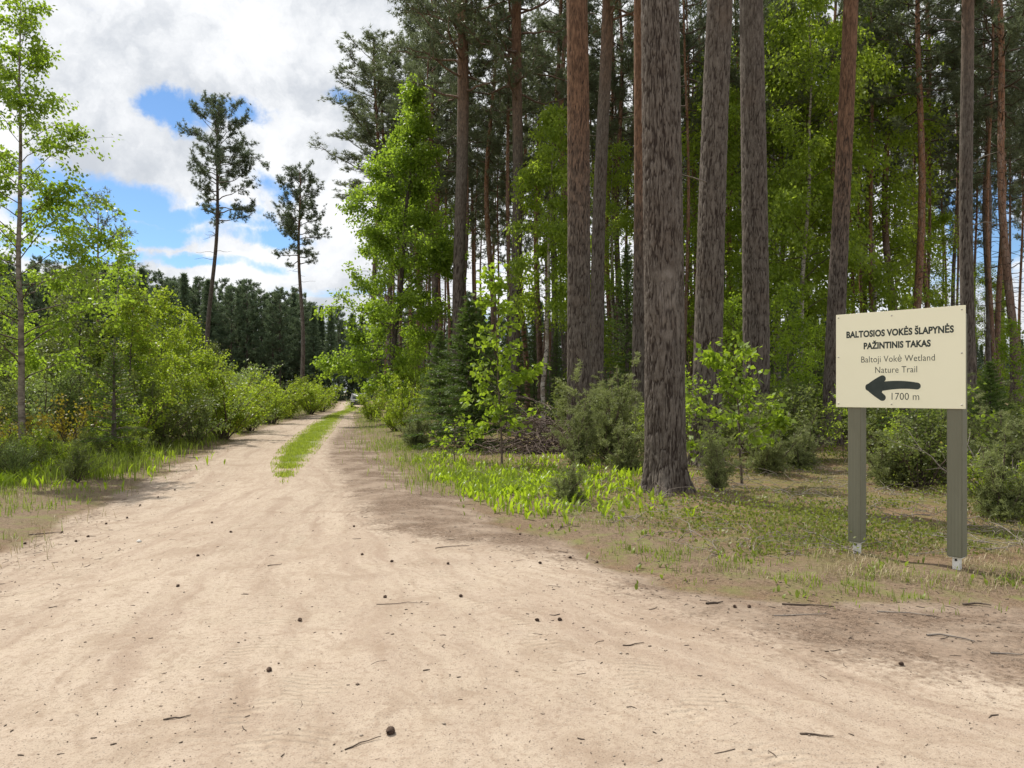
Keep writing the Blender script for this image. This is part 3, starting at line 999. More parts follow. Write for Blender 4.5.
MIDP = [  # px, Y, variant, width px, lean, label
    (393, 52, 0, 6, -.01, 'leftmost thin pine of the forest edge, crown above the leafy roadside tree'),
    (378, 48, 2, 6, -.01, 'pine whose trunk is hidden in the leafy roadside tree, crown over the track'),
    (414, 56, 1, 6, 0, 'thin red pine behind the top of the leafy roadside tree'),
    (431, 46, 2, 8, 0, 'grey pine between the leafy roadside tree and the dark trunk, long limbed'),
    (444, 49, 3, 7, -.01, 'slim red pine just left of the dark trunk by the leafy tree'),
    (490, 44, 1, 7, 0, 'thin bright red pine midway between the dark trunk and the grey trunk'),
    (478, 60, 4, 5, .01, 'very thin pine left of the bright red one'),
    (527, 50, 3, 6, 0, 'thin pine close to the right of the grey trunk'),
    (540, 46, 1, 7, .01, 'reddish pine rising behind the drooping birch at the forest edge'),
    (551, 42, 0, 8, 0, 'grey pine stem among the cluster left of the orange barked pine'),
    (563, 40, 2, 9, 0, 'grey pine closest to the left side of the orange barked pine'),
    (612, 44, 3, 6, .01, 'thin red pine just right of the slim grey pine'),
    (625, 40, 4, 7, 0, 'thin pine before the dark spruce left of the thickest trunk'),
    (690, 44, 1, 6, -.01, 'thin pine seen between the thickest trunk and the leaning dark pine'),
    (737, 40, 3, 7, .0, 'reddish pine in the gap left of the straight grey pine'),
    (781, 46, 0, 7, 0, 'pine stem rising right of the straight grey pine through birch leaves'),
    (903, 40, 4, 8, 0, 'brown pine stem behind the signboard, left of the redder one'),
    (915, 36, 1, 9, .0, 'red barked pine rising behind the middle of the signboard'),
    (932, 42, 3, 6, 0, 'thin pine between the red barked pine and the dark trunk at the sign'),
    (957, 50, 2, 4.5, 0, 'very thin pine just left of the dark trunk at the sign'),
    (985, 44, 0, 6, 0, 'thin grey pine just right of the dark trunk at the sign'),
    (1000, 40, 1, 6, -.01, 'thin red pine near the right edge of the picture'),
    (1020, 33, 3, 9, -.03, 'left leaning red pine at the right edge of the picture'),
    (868, 48, 2, 6, 0, 'thin pine among birch leaves right of the leaning pine'),
]
for k, (px, Y, q, w, ln, lab) in enumerate(MIDP):
    sc = 0.92 + 0.16 * rP.random()
    forest_pine(PX(px, Y), Y, q, k * 1.7, w / F_PX * Y / (2 * 0.15 * sc), sc, lab, 'pines inside the forest edge', 1.55 if k < 4 else 1.1, (ln, 0))

# the crowded pines behind: one mass of look-alikes
rF = np.random.default_rng(77)
placed = [(PX(p[0], p[1]), p[1]) for p in MIDP]
cnt = 0
tries = 0
while cnt < 140 and tries < 9000:
    tries += 1
    Y = rF.uniform(36, 112)
    x = rF.uniform(-0.24 * Y + 3.0 + 0.03 * Y, 0.72 * Y + 3)
    ppx = x / Y * F_PX + 512
    if Y > (64 if ppx > 840 else 82 if ppx > 640 else 74 if ppx > 430 else 92): continue
    if x < -0.225 * Y + 4.5: continue
    if min((x - a) ** 2 + (Y - b) ** 2 for a, b in placed) < 2.2 ** 2: continue
    placed.append((x, Y))
    forest_pine(x, Y, int(rF.integers(5)), rF.uniform(0, 6.28), rF.uniform(0.6, 1.0), rF.uniform(0.82, 1.08), 'thin pine trunk deep in the forest among crowded look-alikes', 'crowded pines deep in the forest', 0.72)
    cnt += 1

# ------------------------------------------------------------------ spruces in the understorey
rS = np.random.default_rng(91)
SPR = []
for (hh, rad, per, dens) in ((7.5, 1.7, 9, 14), (4.2, 1.5, 11, 28), (2.1, 0.85, 8, 20)):
    tr, br, nd = spruce(rS, hh, rad, 0.2, 0.30 if hh > 3 else 0.2, per, 0.11 if hh > 3 else 0.07, 0.022 if hh > 3 else 0.013, 7, dens, 0.03 + hh * 0.01)
    SPR.append((tr.mesh('trunk', M['aspen_bark'], True), crown_mesh('crown', br, nd, ('spruce_needle', 'twig'))))


def put_spruce(px, Y, v, sc, label, group=None, rz=0.0, wide=1.0):
    x = PX(px, Y)
    root = thing('spruce_tree', label, 'tree', (x, Y, H1(x, Y) - 0.03), rz, group, (sc * wide, sc * wide, sc))
    for nm, me in zip(('trunk', 'crown'), SPR[v]): link(nm, me, root)
    return root


put_spruce(470, 21.5, 1, 0.98, 'dense dark spruce with wide low branches left of the brush pile', None, .4, 1.35)
put_spruce(440, 25.5, 1, 0.85, 'mid green spruce under the leafy roadside tree', None, 1.9, 0.95)
put_spruce(627, 33, 0, 1.05, 'tall dark spruce between the orange barked pine and the thickest trunk', None, 2.0)
put_spruce(556, 37, 0, .62, 'short dark spruce behind the cluster of grey stems', None, .6)
put_spruce(793, 31, 0, 0.78, 'dark spruce in the shade left of the signboard', None, 2.6)
put_spruce(866, 30, 0, 0.55, 'small spruce behind the top left corner of the signboard', None, 1.1)
put_spruce(905, 17, 2, 0.85, 'low spruce behind the signboard, between its posts', None, 1.4, 1.3)
put_spruce(990, 18, 1, 0.55, 'broad spruce bush to the right of the signboard', None, 2.4, 1.1)
put_spruce(800, 21, 2, 0.9, 'small spruce left of the leaning pine foot', None, 3.0, 1.2)
put_spruce(114, 17.5, 2, 1.22, 'small dark spruce with bare looking tip in the left verge', None, .3, 1.0)
for k in range(30):
    Y = rS.uniform(36, 75)
    px = rS.uniform(430, 1060)
    put_spruce(px, Y, 0, rS.uniform(0.4, 1.1) * (1 if px < 860 else .65), 'young spruce deep in the shade between the crowded pines', 'young spruces under the crowded pines', rS.uniform(0, 6))

# ------------------------------------------------------------------ far conifer wood across the clearing
rW = np.random.default_rng(15)
FAR = []
for q in range(4):
    if q < 3:
        tr, br, nd = spruce(rW, 20, 3.9 - 0.4 * q, 0.6, 0.75, 8, 0.62, 0.15, 6, 4.2, 0.2, 0.30, 1.0, -0.15)
    else:
        tr = MB(); t_ = np.linspace(0, 1, 8); tr.tube(np.column_stack([0 * t_, 0 * t_, t_ * 20]), 0.18 * (1 - t_) + .02, 6)
        br, nd = pine_crown(rW, 4, 20.3, 2.9, 70, 0.36, 0.08, 9, 17, dead=6)
    FAR.append((tr.mesh('trunk', M['aspen_bark']), crown_mesh('crown', br, nd, ('hazed_needle', 'twig'))))
for row in range(4):
    Y0 = 138 + row * 9
    xx = -0.80 * Y0
    while xx < (-0.236 if row < 1 else -0.185) * Y0:
        x = xx + rW.normal() * 0.7; Y = Y0 + rW.normal() * 2.2
        ppx = x / Y * F_PX + 512
        top = np.interp(ppx, [-60, 60, 120, 190, 260, 310, 345, 420], [266, 267, 271, 279, 287, 299, 316, 322])
        hgt = ZZ(top, Y) * rW.uniform(0.78, 1.04)
        q = int(rW.choice(4, p=[.10, .13, .12, .65]))
        root = thing('conifer_tree', 'dark conifer in the far wood across the clearing', 'tree', (x, Y, 0), rW.uniform(0, 6), 'conifers of the far wood', (hgt / 20 * rW.uniform(.85, 1.3), hgt / 20 * rW.uniform(.85, 1.3), hgt / 20))
        for nm, me in zip(('trunk', 'crown'), FAR[q]): link(nm, me, root)
        xx += rW.uniform(1.9, 3.1)

for k in range(95):                                                # and the wood closing the view behind the pines
    Y = rW.uniform(118, 140); px = 372 + 680 * (k + rW.random()) / 95
    hgt = rW.uniform(12, 18.5) * float(np.interp(px, [800, 900], [1, .58]))
    root = thing('conifer_tree', 'dark conifer closing the view behind the crowded pines', 'tree', (PX(px, Y), Y, 0), rW.uniform(0, 6), 'conifers behind the crowded pines', (hgt / 20 * 1.2, hgt / 20 * 1.2, hgt / 20))
    for nm, me in zip(('trunk', 'crown'), FAR[int(rW.integers(4))]): link(nm, me, root)

# ------------------------------------------------------------------ two lone pines
def lone_pine(px0, px1, ytop, Y, z0y, Rad, label, seed, wpx, mat, right, nb):
    r = np.random.default_rng(seed)
    x = PX(px0, Y); Ht = ZZ(ytop, Y)
    root = thing('lone_pine', label, 'tree', (x, Y, 0))
    lean = PX(px1, Y) - x
    mb, at, cen = bark_trunk(Ht, wpx / F_PX * Y / 2, 0.05, (lean, 0), 14, 0.4, Ht - 2, seed, flare=.2, bend=0.25)
    mb.obj('trunk', M[mat], root, True, at)
    b_, n_ = pine_crown(r, ZZ(z0y, Y), Ht + .2, Rad, nb, 0.22, 0.036, 12, 38, path=lambda z: np.asarray(cen(z), float), dead=10, dz0=ZZ(z0y + 45, Y), gap=0.12, right=right)
    link('crown', crown_mesh('crown', b_, n_, ('lone_needle', 'twig')), root)


lone_pine(206, 219, 107, 60, 222, 2.9, 'taller lone pine with bare slanting trunk against the clouds', 11, 5.5, 'aspen_bark', 0.35, 58)
lone_pine(302, 300, 172, 68, 264, 2.6, 'shorter lone pine with straight reddish trunk beside the track', 12, 5, 'bark_mid', 0.1, 58)

# ------------------------------------------------------------------ leafy trees
def leafy_meshes(p, mats):
    return [p[0].mesh('trunk', M[mats[0]], True), crown_mesh('crown', p[1], p[2], (mats[2], mats[1]))]


def put_leafy(name, label, cat, px, Y, parts, mats, rz=0.0, scale=None, group=None):
    x = PX(px, Y)
    root = thing(name, label, cat, (x, Y, H1(x, Y) - 0.03), rz, group, scale)
    for nm, me in zip(('trunk', 'crown'), parts if len(parts) == 2 else leafy_meshes(parts, mats)): link(nm, me, root)
    return root


r = np.random.default_rng(301)
p = leafy_tree(r, 10.4, 1.8, 2.7, 66, 19000, 0.088, 0.075, (0.45, 1.0), 0.18, 0.012, (0.0, 0), 6, 0.10, hang=0.6)
put_leafy('birch_tree', 'tall airy young birch with small leaves at the left edge', 'tree', 24, 17, p, ('young_bark', 'twig', 'birch_leaf'))
p = leafy_tree(r, 16.4, 1.4, 2.75, 84, 50000, 0.15, 0.16, (0.30, 1.15), 0.15, 0.03, (1.0, 0), 8, 0.20, hang=0.5, prof=lambda t: min(1.0, (1.02 - t) * 1.7) ** 0.8 * min(1, .66 + t * 1.4))
put_leafy('roadside_tree', 'big bright green leafy tree with a dark trunk beside the track', 'tree', 389, 37, p, ('aspen_bark', 'twig', 'birch_leaf'))
p = leafy_tree(r, 13.8, 4.6, 1.9, 44, 17000, 0.13, 0.10, (0.5, 1.1), 0.5, 0.02, (0.3, 0), 6, 0.2, hang=0.8, prof=lambda t: min(1.0, (1.02 - t) * 2.6) ** 0.6 * min(1, .66 + t * 1.4))
put_leafy('birch_tree', 'drooping green birch standing left of the orange barked pine', 'tree', 543, 33, p, ('birch_bark', 'twig', 'forest_leaf'))
# a few forest birches, two shapes
BIR = []
for q in range(2):
    p = leafy_tree(r, 17, 3.0, 2.8, 58, 24000, 0.14, 0.10, (0.45, 1.0), 0.35, 0.02, (0.2, 0), 7, 0.24, hang=0.7, prof=lambda t: min(1.0, (1.02 - t) * 2.6) ** 0.6 * min(1, .66 + t * 1.4))
    BIR.append(leafy_meshes(p, ('birch_bark', 'twig', 'forest_leaf')))
for (px, Y, q, sc, rz, lab) in (
        (800, 35, 0, 1.2, 0.2, 'pale stemmed birch rising between the straight grey pine and the signboard'),
        (872, 40, 1, 1.3, 1.2, 'leafy birch filling the gap right of the leaning pine'),
        (775, 40, 1, 1.3, 2.8, 'dense birch whose leaves show right beside the straight grey pine'),
        (930, 50, 0, .85, 4.0, 'birch far behind the middle of the signboard'),
        (715, 38, 0, 1.05, 5.1, 'birch with leaves filling the gap between the two thickest pines'),
        (612, 39, 1, .82, 0.9, 'smaller birch behind the slim grey pine'),
        (985, 52, 1, .6, 3.3, 'low birch far behind the right edge of the signboard'),
        (840, 48, 0, 1.45, 3.6, 'farthest leafy birch, behind the leaning pine')):
    put_leafy('birch_tree', lab, 'tree', px, Y, BIR[q], ('', '', ''), rz, (sc, sc, sc), 'birches inside the forest')

# saplings
r = np.random.default_rng(404)
p = leafy_tree(r, 4.25, 0.7, 0.8, 30, 1150, 0.135, 0.022, (0.5, 1.0), 0.1, 0.02, (-.15, 0), 3, 0.09, hang=0.3)
put_leafy('sapling', 'slender yellow green sapling in front of the dark spruce', 'tree', 502, 15.9, p, ('twig', 'twig', 'bright_leaf'))
p = leafy_tree(r, 2.35, 0.5, 1.15, 24, 1000, 0.115, 0.022, (0.25, 0.75), 0.05, 0.03, (-.1, 0), 3, 0.07, hang=0.3)
put_leafy('sapling', 'wide spreading yellow green sapling before the straight grey pine', 'tree', 742, 12.8, p, ('twig', 'twig', 'bright_leaf'))
p = leafy_tree(r, 1.0, 0.2, 0.85, 14, 260, 0.10, 0.012, (0.1, 0.6), 0.1, 0.03, (0, 0), 3, 0.06, hang=0.3)
put_leafy('sapling', 'low sprawling sapling at the edge of the leafy ground plants', 'tree', 455, 16.6, p, ('twig', 'twig', 'bright_leaf'))
p = leafy_tree(r, 5.0, 0.8, 1.3, 36, 2400, 0.11, 0.03, (0.4, 1.0), 0.1, 0.02, (0, 0), 4, 0.12, hang=0.3)
SAPM = leafy_meshes(p, ('twig', 'twig', 'bright_leaf'))
for (px, Y, sc, rz, lab) in ((790, 24, 1.0, 0, 'sapling with yellow green leaves left of the signboard'), (735, 23, .9, 1, 'sapling showing between the leaning dark pine and the straight grey pine'),
                             (815, 27, .8, 2, 'small sapling half hidden by the leaning pine'), (1010, 30, .9, 4, 'sapling in the undergrowth at the right edge'),
                             (415, 34, .8, 5, 'sapling at the foot of the leafy roadside tree')):
    put_leafy('sapling', lab, 'tree', px, Y, SAPM, ('', '', ''), rz, (sc, sc, sc))

US = []
for q in range(2):
    p = leafy_tree(r, 2.4, 0.3, 0.9, 24, 620, 0.10, 0.015, (0.2, 0.9), 0.15, 0.04, (.2 - .3 * q, .1), 4, 0.09, hang=0.3)
    US.append(leafy_meshes(p, ('twig', 'twig', ('forest_leaf', 'bright_leaf')[q])))
for k in range(58):
    Y = 12.5 + 27 * r.random() ** 1.2; px = r.uniform(690 if Y < 16 else 440, 1060)
    if (abs(px - 665) < 40 and Y < 15) or (px < 580 and Y < 25): continue
    sc = r.uniform(0.35, 1.0)
    put_leafy('sapling', 'loose small leafy sapling scattered under the forest pines', 'tree', px, Y, US[k % 2], ('', '', ''), r.uniform(0, 6), (sc, sc, sc), 'small saplings under the forest pines')

# left verge: young trees and bushes
r = np.random.default_rng(505)
p = leafy_tree(r, 6.6, 1.2, 1.5, 36, 3600, 0.11, 0.045, (0.4, 1.0), 0.15, 0.02, (.3, 0), 5, 0.12, hang=0.5)
YB = leafy_meshes(p, ('birch_bark', 'twig', 'birch_leaf'))
p = leafy_tree(r, 4.8, 0.7, 1.45, 36, 5200, 0.095, 0.035, (0.4, 1.1), 0.1, 0.02, (.1, 0), 5, 0.13, hang=0.2)
YA = leafy_meshes(p, ('aspen_bark', 'twig', 'bush_leaf'))
p = leafy_tree(r, 4.8, 0.5, 1.45, 38, 6200, 0.085, 0.035, (0.4, 1.1), 0.1, 0.03, (-.1, .1), 5, 0.13, hang=0.2)
YC = leafy_meshes(p, ('aspen_bark', 'twig', 'dull_leaf'))
for (px, Y, me, sc, rz, lab) in (
        (178, 23.5, YA, 0.72, 3.7, 'bright young tree in front of the round topped one'),
        (206, 25.5, YA, 0.62, 5.7, 'bright young tree directly behind the rounded roadside bush'),
        (128, 22, YA, 0.95, 0.7, 'bright young tree close behind the small dark spruce'),
        (80, 22.5, YC, 1.05, 1.7, 'dull green young tree left of the young birch'),
        (108, 23, YB, 0.98, 0.3, 'young birch in front of the small ragged pine'),
        (160, 25.5, YA, 1.02, 1.0, 'round topped young tree behind the rounded roadside bush'),
        (190, 27, YA, 0.88, 2.2, 'young tree just left of the lone pine foot'),
        (138, 27, YC, 1.05, 2.9, 'dense young tree between the birch and the round topped one'),
        (62, 25, YC, 0.95, 4.2, 'young tree behind the tall airy birch'),
        (-12, 22, YC, 0.95, 5.2, 'young tree cut by the left edge of the picture'),
        (20, 30, YB, .9, 4.4, 'far young birch behind the tall airy birch'),
        (215, 36, YC, .8, 4.4, 'distant young tree behind the lone pine foot')):
    put_leafy('young_tree', lab, 'tree', px, Y, me, ('', '', ''), rz, (sc, sc, sc))

r5 = np.random.default_rng(515)                                    # ragged young pine among them
Yp = 34
x = PX(97, Yp)
root = thing('young_pine', 'small ragged young pine with reddish stem in the left thicket', 'tree', (x, Yp, 0))
mb, at, cen = bark_trunk(9.6, .09, .02, (0.05, 0), 10, .4, 8, 516, flare=.1)
mb.obj('trunk', M['bark_red'], root, True, at)
b_, n_ = pine_crown(r5, 4.6, 9.9, 1.5, 26, 0.20, 0.032, 9, 22, path=lambda z: np.asarray(cen(z), float), dead=5)
link('crown', crown_mesh('crown', b_, n_, ('pine_needle', 'twig')), root)

BUSH = []
for (hh, rad, st, nl, ls, mt, wd) in ((2.3, 1.5, 22, 5200, 0.085, 'bush_leaf', .36), (1.9, 1.2, 20, 3200, 0.10, 'willow_leaf', .22), (1.5, 1.1, 20, 4200, 0.075, 'bush_leaf', .36), (1.7, 1.1, 20, 3800, 0.075, 'dull_leaf', .36), (2.2, .8, 14, 900, 0.08, 'gold_leaf', .36)):
    b_, l_ = bush(r, hh, rad, st, nl, ls, wd)
    BUSH.append(crown_mesh('foliage', b_, l_, (mt, 'twig')))


def put_bush(px, Y, v, sc, rz, lab, group=None, wide=1.0):
    x = PX(px, Y)
    root = thing('bush', lab, 'bush', (x, Y, H1(x, Y) - 0.02), rz, group, (sc * wide, sc * wide, sc))
    link('foliage', BUSH[v], root)


for (px, Y, v, sc, rz, lab, wd) in (
        (222, 26, 0, 1.0, 0.2, 'rounded bright yellow green bush at the bend of the left verge', 1.0),
        (192, 23, 1, 0.9, 1.2, 'silvery willow bush left of the rounded bush', 1.0),
        (160, 21.5, 3, 1.05, 2.0, 'leafy bush behind the small dark spruce', 1.1),
        (128, 20, 0, 0.78, 2.5, 'low green bush touching the right side of the small dark spruce', 1.0),
        (70, 19, 4, 0.95, 3.0, 'golden leaved bush beside the tall airy birch', 1.0),
        (5, 17, 4, 0.8, 3.6, 'golden leaved bush at the left edge of the picture', 1.0),
        (45, 21, 1, 1.15, 4.1, 'grey green willow bush behind the tall airy birch', 1.1),
        (92, 22, 1, 1.1, 4.4, 'grey green willow bush behind the golden one', 1.1),
        (-25, 18, 3, 0.95, 4.6, 'green bush cut by the left edge of the picture', 1.0),
        (20, 24, 3, 1.1, 5.0, 'tall green bush far behind the airy birch trunk', 1.1),
        (250, 32, 1, .8, 5.3, 'grey green bush right of the rounded bush', 1.0),
        (272, 39, 2, 1.15, 5.9, 'pale bush beside the foot of the shorter lone pine', 1.1),
        (288, 47, 2, 1.5, 0.9, 'bright bush below the shorter lone pine', 1.1),
        (310, 55, 2, 1.5, 1.9, 'bright bush by the far bend of the track', 1.0),
        (322, 63, 2, 1.5, 2.9, 'farthest bush on the left of the track', 1.0),
        (312, 60, 0, 1.0, 3.9, 'green bush behind the bright bushes near the far bend', 1.0),
        (250, 40, 0, .9, 4.9, 'green bush in the clearing behind the rounded bush', 1.2),
        (272, 50, 1, 1.2, 2.2, 'willow bush in the clearing between the lone pines', 1.2),
        (225, 48, 1, 1.3, 0.2, 'willow bush in the clearing below the taller lone pine', 1.3),
        (372, 42, 2, 1.1, 0.5, 'light bush at the left foot of the leafy roadside tree', 1.0),
        (395, 30, 2, .8, 1.5, 'bush at the grass edge below the leafy roadside tree', 1.0),
        (412, 27, 0, .85, 2.5, 'bush in the shade right below the leafy roadside tree', 1.0),
        (1008, 9.6, 2, .5, 2.7, 'small bush right of the right sign post', 1.0)):
    put_bush(px, Y, v, sc, rz, lab, None, wd)
for k in range(40):                                                # clearing behind the left verge
    Y = r.uniform(30, 120)
    px = r.uniform(-40, 255)
    put_bush(px, Y, int(r.choice([0, 1, 1, 2])), r.uniform(0.7, 1.3) * (1 + Y / 160), r.uniform(0, 6), 'scrub bush out in the clearing before the far wood', 'scrub bushes in the clearing', 1.3)

b_, l_ = bush(r, 1.1, .9, 16, 160, 0.05)
x = PX(1004, 9.9)
root = thing('dry_shrub', 'dead leafless twiggy shrub at the right edge behind the sign', 'bush', (x, 9.9, H1(x, 9.9) - .02))
link('foliage', crown_mesh('foliage', b_, l_, ('under_leaf', 'grey_twig')), root)

for k in range(26):
    Y = 12.5 + 10 * r.random(); e_ = float(np.interp(Y, [8, 12.5, 19.5, 34], [-5.4, -6.4, -8, -11.3])) - r.uniform(1.0, 4.5)
    root = thing('bush', 'knee high leafy shrub in the grass of the left verge', 'bush', (e_, Y, H1(e_, Y) - .02), r.uniform(0, 6), 'low shrubs in the left verge grass', (.36, .36, .36))
    link('foliage', BUSH[int(r.choice([0, 1, 2, 3, 3]))], root)

for k in range(34):
    Y = 12.8 + 20 * r.random() ** 1.3; px = r.uniform(700, 1065) if k < 26 else r.uniform(450, 640)
    if px < 640: Y += 8
    x = PX(px, Y); sc = r.uniform(.4, .95)
    root = thing('bush', 'dull green tangled bush under the forest pines', 'bush', (x, Y, H1(x, Y) - .02), r.uniform(0, 6), 'dull tangled bushes under the forest pines', (sc * 1.2, sc * 1.2, sc))
    link('foliage', BUSH[3], root)

# junipers
def juniper(r, Ht, Rad, n, tl=0.075, tw=0.013, k=7):
    br, nd = MB(), MB()
    for q in range(n):
        az = q * 2.39996; e = r.uniform(0.7, 1.53)
        L = min(Ht / math.sin(e), Rad / max(math.cos(e), .1)) * r.uniform(0.45, 1.1)
        bp = branch_path(np.zeros(3), az, e, L, r, 7, -0.05, 0.2)
        br.tube(bp, np.linspace(0.014, 0.004, 7), 4, False)
        for w in range(9):
            ps, dr = sample_path(bp, r, 1, 0.08)
            d = norm(dr[0] * 0.6 + rand_unit(r, 1)[0] * 0.9 + np.array([0, 0, .1]))
            Lt = Ht * r.uniform(0.08, 0.24)
            tp = branch_path(ps[0], math.atan2(d[1], d[0]), math.asin(np.clip(d[2], -1, 1)), Lt, r, 4, 0.1, 0.2)
            tp[:, 2] = np.maximum(tp[:, 2], 0.04)
            br.tube(tp, np.linspace(0.005, 0.002, 4), 3, False)
            ns = int(Lt * 38) + 2
            P, D = sample_path(tp, r, ns, 0.1)
            add_tufts(nd, P + r.normal(size=P.shape) * 0.03, norm(D + np.array([0, 0, .25])), tl, tw, k, r)
    return crown_mesh('foliage', br, nd, ('juniper', 'twig'))


rJ = np.random.default_rng(606)
JUN = [juniper(rJ, 2.3, 0.75, 24), juniper(rJ, 1.15, 0.6, 20)]
for (px, Y, v, sc, rz, lab, wd) in (
        (607, 17.0, 0, 1.02, 0, 'tall grey green juniper left of the thickest trunk', 1.1),
        (580, 16.2, 0, 0.72, 1, 'shorter juniper with an upright dark stem left of the tall one', 1.0),
        (628, 15.0, 1, 0.95, 2, 'juniper bush touching the left foot of the thickest trunk', 1.0),
        (568, 10.9, 1, 0.55, 3, 'low juniper bush among the broad leaved ground plants', 1.1),
        (716, 11.9, 0, 0.50, 4, 'small thin juniper right of the thickest trunk', 0.9),
        (768, 14.5, 1, 1.05, 5, 'shaded juniper behind the spreading sapling', 1.0),
        (1003, 9.4, 1, 0.85, .5, 'dark juniper at the right edge behind the sign post', 1.1),
        (945, 13.5, 1, 0.95, 1.5, 'juniper behind the right sign post', 1.2),
        (890, 13.0, 1, 0.85, 2.5, 'juniper seen between the two sign posts', 1.3),
        (800, 16, 1, .8, 3.2, 'juniper left of the left sign post', 1.3),
        (1000, 14, 0, .7, 2.2, 'taller juniper near the right edge of the picture', 1.2),
        (415, 22, 1, .95, 2.9, 'juniper at the edge of the track grass', 1.2)):
    x = PX(px, Y)
    root = thing('juniper', lab, 'bush', (x, Y, H1(x, Y) - .02), rz, None, (sc * wd, sc * wd, sc))
    link('foliage', JUN[v], root)
for k in range(26):
    Y = 14 + 32 * rJ.random() ** 1.3; px = rJ.uniform(690 if Y < 20 else 560, 1080)
    x = PX(px, Y)
    sc = rJ.uniform(0.35, 1.0)
    root = thing('juniper', 'shaded juniper among the undergrowth of the forest', 'bush', (x, Y, H1(x, Y) - .02), rJ.uniform(0, 6), 'junipers in the forest undergrowth', (sc * 1.3, sc * 1.3, sc))
    link('foliage', JUN[k % 2], root)

# ------------------------------------------------------------------ grass and ground plants
def blades(mb, P, hgt, wid, r, lean=0.45, m=0):
    n = len(P)
    if n == 0: return
    a = r.uniform(0, 6.283, n); h = (hgt * r.uniform(0.45, 1.15, n))[:, None]
    d = np.stack([np.cos(a), np.sin(a), np.zeros(n)], -1)
    s = np.stack([-np.sin(a), np.cos(a), np.zeros(n)], -1) * (wid * 0.5)
    l = (lean * r.uniform(0.1, 1.1, n))[:, None]
    mid = P + np.array([0, 0, 1.0]) * h * 0.55 + d * h * l * 0.25
    tip = P + np.array([0, 0, 1.0]) * h * (1 - 0.3 * l) + d * h * l
    v = np.stack([P - s, P + s, mid + s * .8, mid - s * .8, tip], 1).reshape(-1, 3)
    b = np.arange(n)[:, None] * 5
    mb.add(v, b + [3, 2, 4], b + [0, 1, 2, 3], m)


def scatter(r, n, y0, y1, keep, xr=(-0.75, 0.75), power=1.6):
    Y = y0 + (y1 - y0) * r.random(n) ** power
    X = Y * r.uniform(xr[0], xr[1], n)
    k = keep(X, Y)
    k = k > r.random(n) if k.dtype != bool else k
    X, Y = X[k], Y[k]
    return np.column_stack([X, Y, height(X, Y) - 0.01])


rG = np.random.default_rng(707)
clump = lambda X, Y, f=1.2, s=41, lo=.42, hi=.62: sstep(lo, hi, fbm(X * f, Y * f, seed=s))
# grass between the wheel tracks
mb = MB()
Yv = 13.2 + 75 * rG.random(64000) ** 1.6
cX = np.interp(Yv, STRIP[:, 0], STRIP[:, 1]); wX = np.interp(Yv, STRIP[:, 0], STRIP[:, 2])
Xv = cX + wX * np.clip(rG.normal(size=len(Yv)) * 0.55, -1.3, 1.3)
k = rG.random(len(Yv)) < sstep(13, 19, Yv) * (0.10 + 0.90 * clump(Xv, Yv, 1.8, 44, .38, .58))
Xv, Yv = Xv[k], Yv[k]
blades(mb, np.column_stack([Xv, Yv, height(Xv, Yv) - .01]), 0.085, 0.011, rG, 0.7)
tag(mb.obj('grass_strip', M['strip_grass']), 'bright green grass strip growing between the two wheel tracks', 'grass', kind='stuff')

# tall grass of the left verge
mb = MB()
left = lambda X, Y: (X < road_mid(Y))
P = scatter(rG, 90000, 8.5, 75, lambda X, Y: left(X, Y) * sstep(0.7, 2.6, sdf_road(X, Y)) * (0.15 + 0.85 * clump(X, Y, .8, 45, .35, .6)), (-0.76, -0.15))
blades(mb, P, 0.44 * (0.45 + 0.9 * clump(P[:, 0], P[:, 1], .9, 71, .35, .65)), 0.012, rG, 0.7)
P = scatter(rG, 60000, 8.0, 80, lambda X, Y: left(X, Y) * (np.exp(-((sdf_road(X, Y) - .55) / .5) ** 2)) * clump(X, Y, 1.3, 46, .38, .6) * clump(X, Y, 6, 62, .45, .6), (-0.76, -0.15))
blades(mb, P, 0.16, 0.010, rG, 0.8)
P = scatter(rG, 60000, 14, 75, lambda X, Y: left(X, Y) * np.exp(-((sdf_road(X, Y) - .9) / .55) ** 2) * (.25 + .75 * clump(X, Y, 1.6, 61, .38, .6)), (-0.60, -0.15), 1.4)
blades(mb, P, 0.40, 0.016, rG, 0.7)
tag(mb.obj('verge_grass', M['grass']), 'tall green grass along the left side of the track', 'grass', kind='stuff')
mb = MB()
P = scatter(rG, 50000, 7.0, 50, lambda X, Y: left(X, Y) * np.exp(-((sdf_road(X, Y) - 1.0) / 1.0) ** 2) * clump(X, Y, 1.1, 47, .40, .62) * clump(X, Y, 5, 63, .42, .58), (-0.80, -0.15))
blades(mb, P, 0.20, 0.006, rG, 1.5)
tag(mb.obj('dry_grass', M['dry_grass']), 'dry straw coloured grass at the left edge of the sand', 'grass', kind='stuff')
# right verge
mb = MB()
right = lambda X, Y: (X > road_mid(Y))
P = scatter(rG, 60000, 5.6, 16, lambda X, Y: right(X, Y) * np.exp(-((sdf_road(X, Y) - .42) / .42) ** 2) * clump(X, Y, 1.5, 48, .46, .64) * clump(X, Y, 6, 64, .40, .60), (-0.25, 0.75), 1.2)
blades(mb, P, 0.10, 0.007, rG, 0.9)
P = scatter(rG, 60000, 12, 75, lambda X, Y: right(X, Y) * np.exp(-((sdf_road(X, Y) - .7) / .8) ** 2) * (.2 + .8 * clump(X, Y, 1.0, 49, .36, .6)), (-0.3, 0.02), 1.5)
blades(mb, P, 0.22, 0.011, rG, 0.8)
P = scatter(rG, 26000, 6.2, 26, lambda X, Y: right(X, Y) * sstep(.5, 1.2, sdf_road(X, Y)) * clump(X, Y, 1.1, 50, .50, .68), (-0.12, 0.75), 1.4)
blades(mb, P, 0.13, 0.008, rG, 1.0)
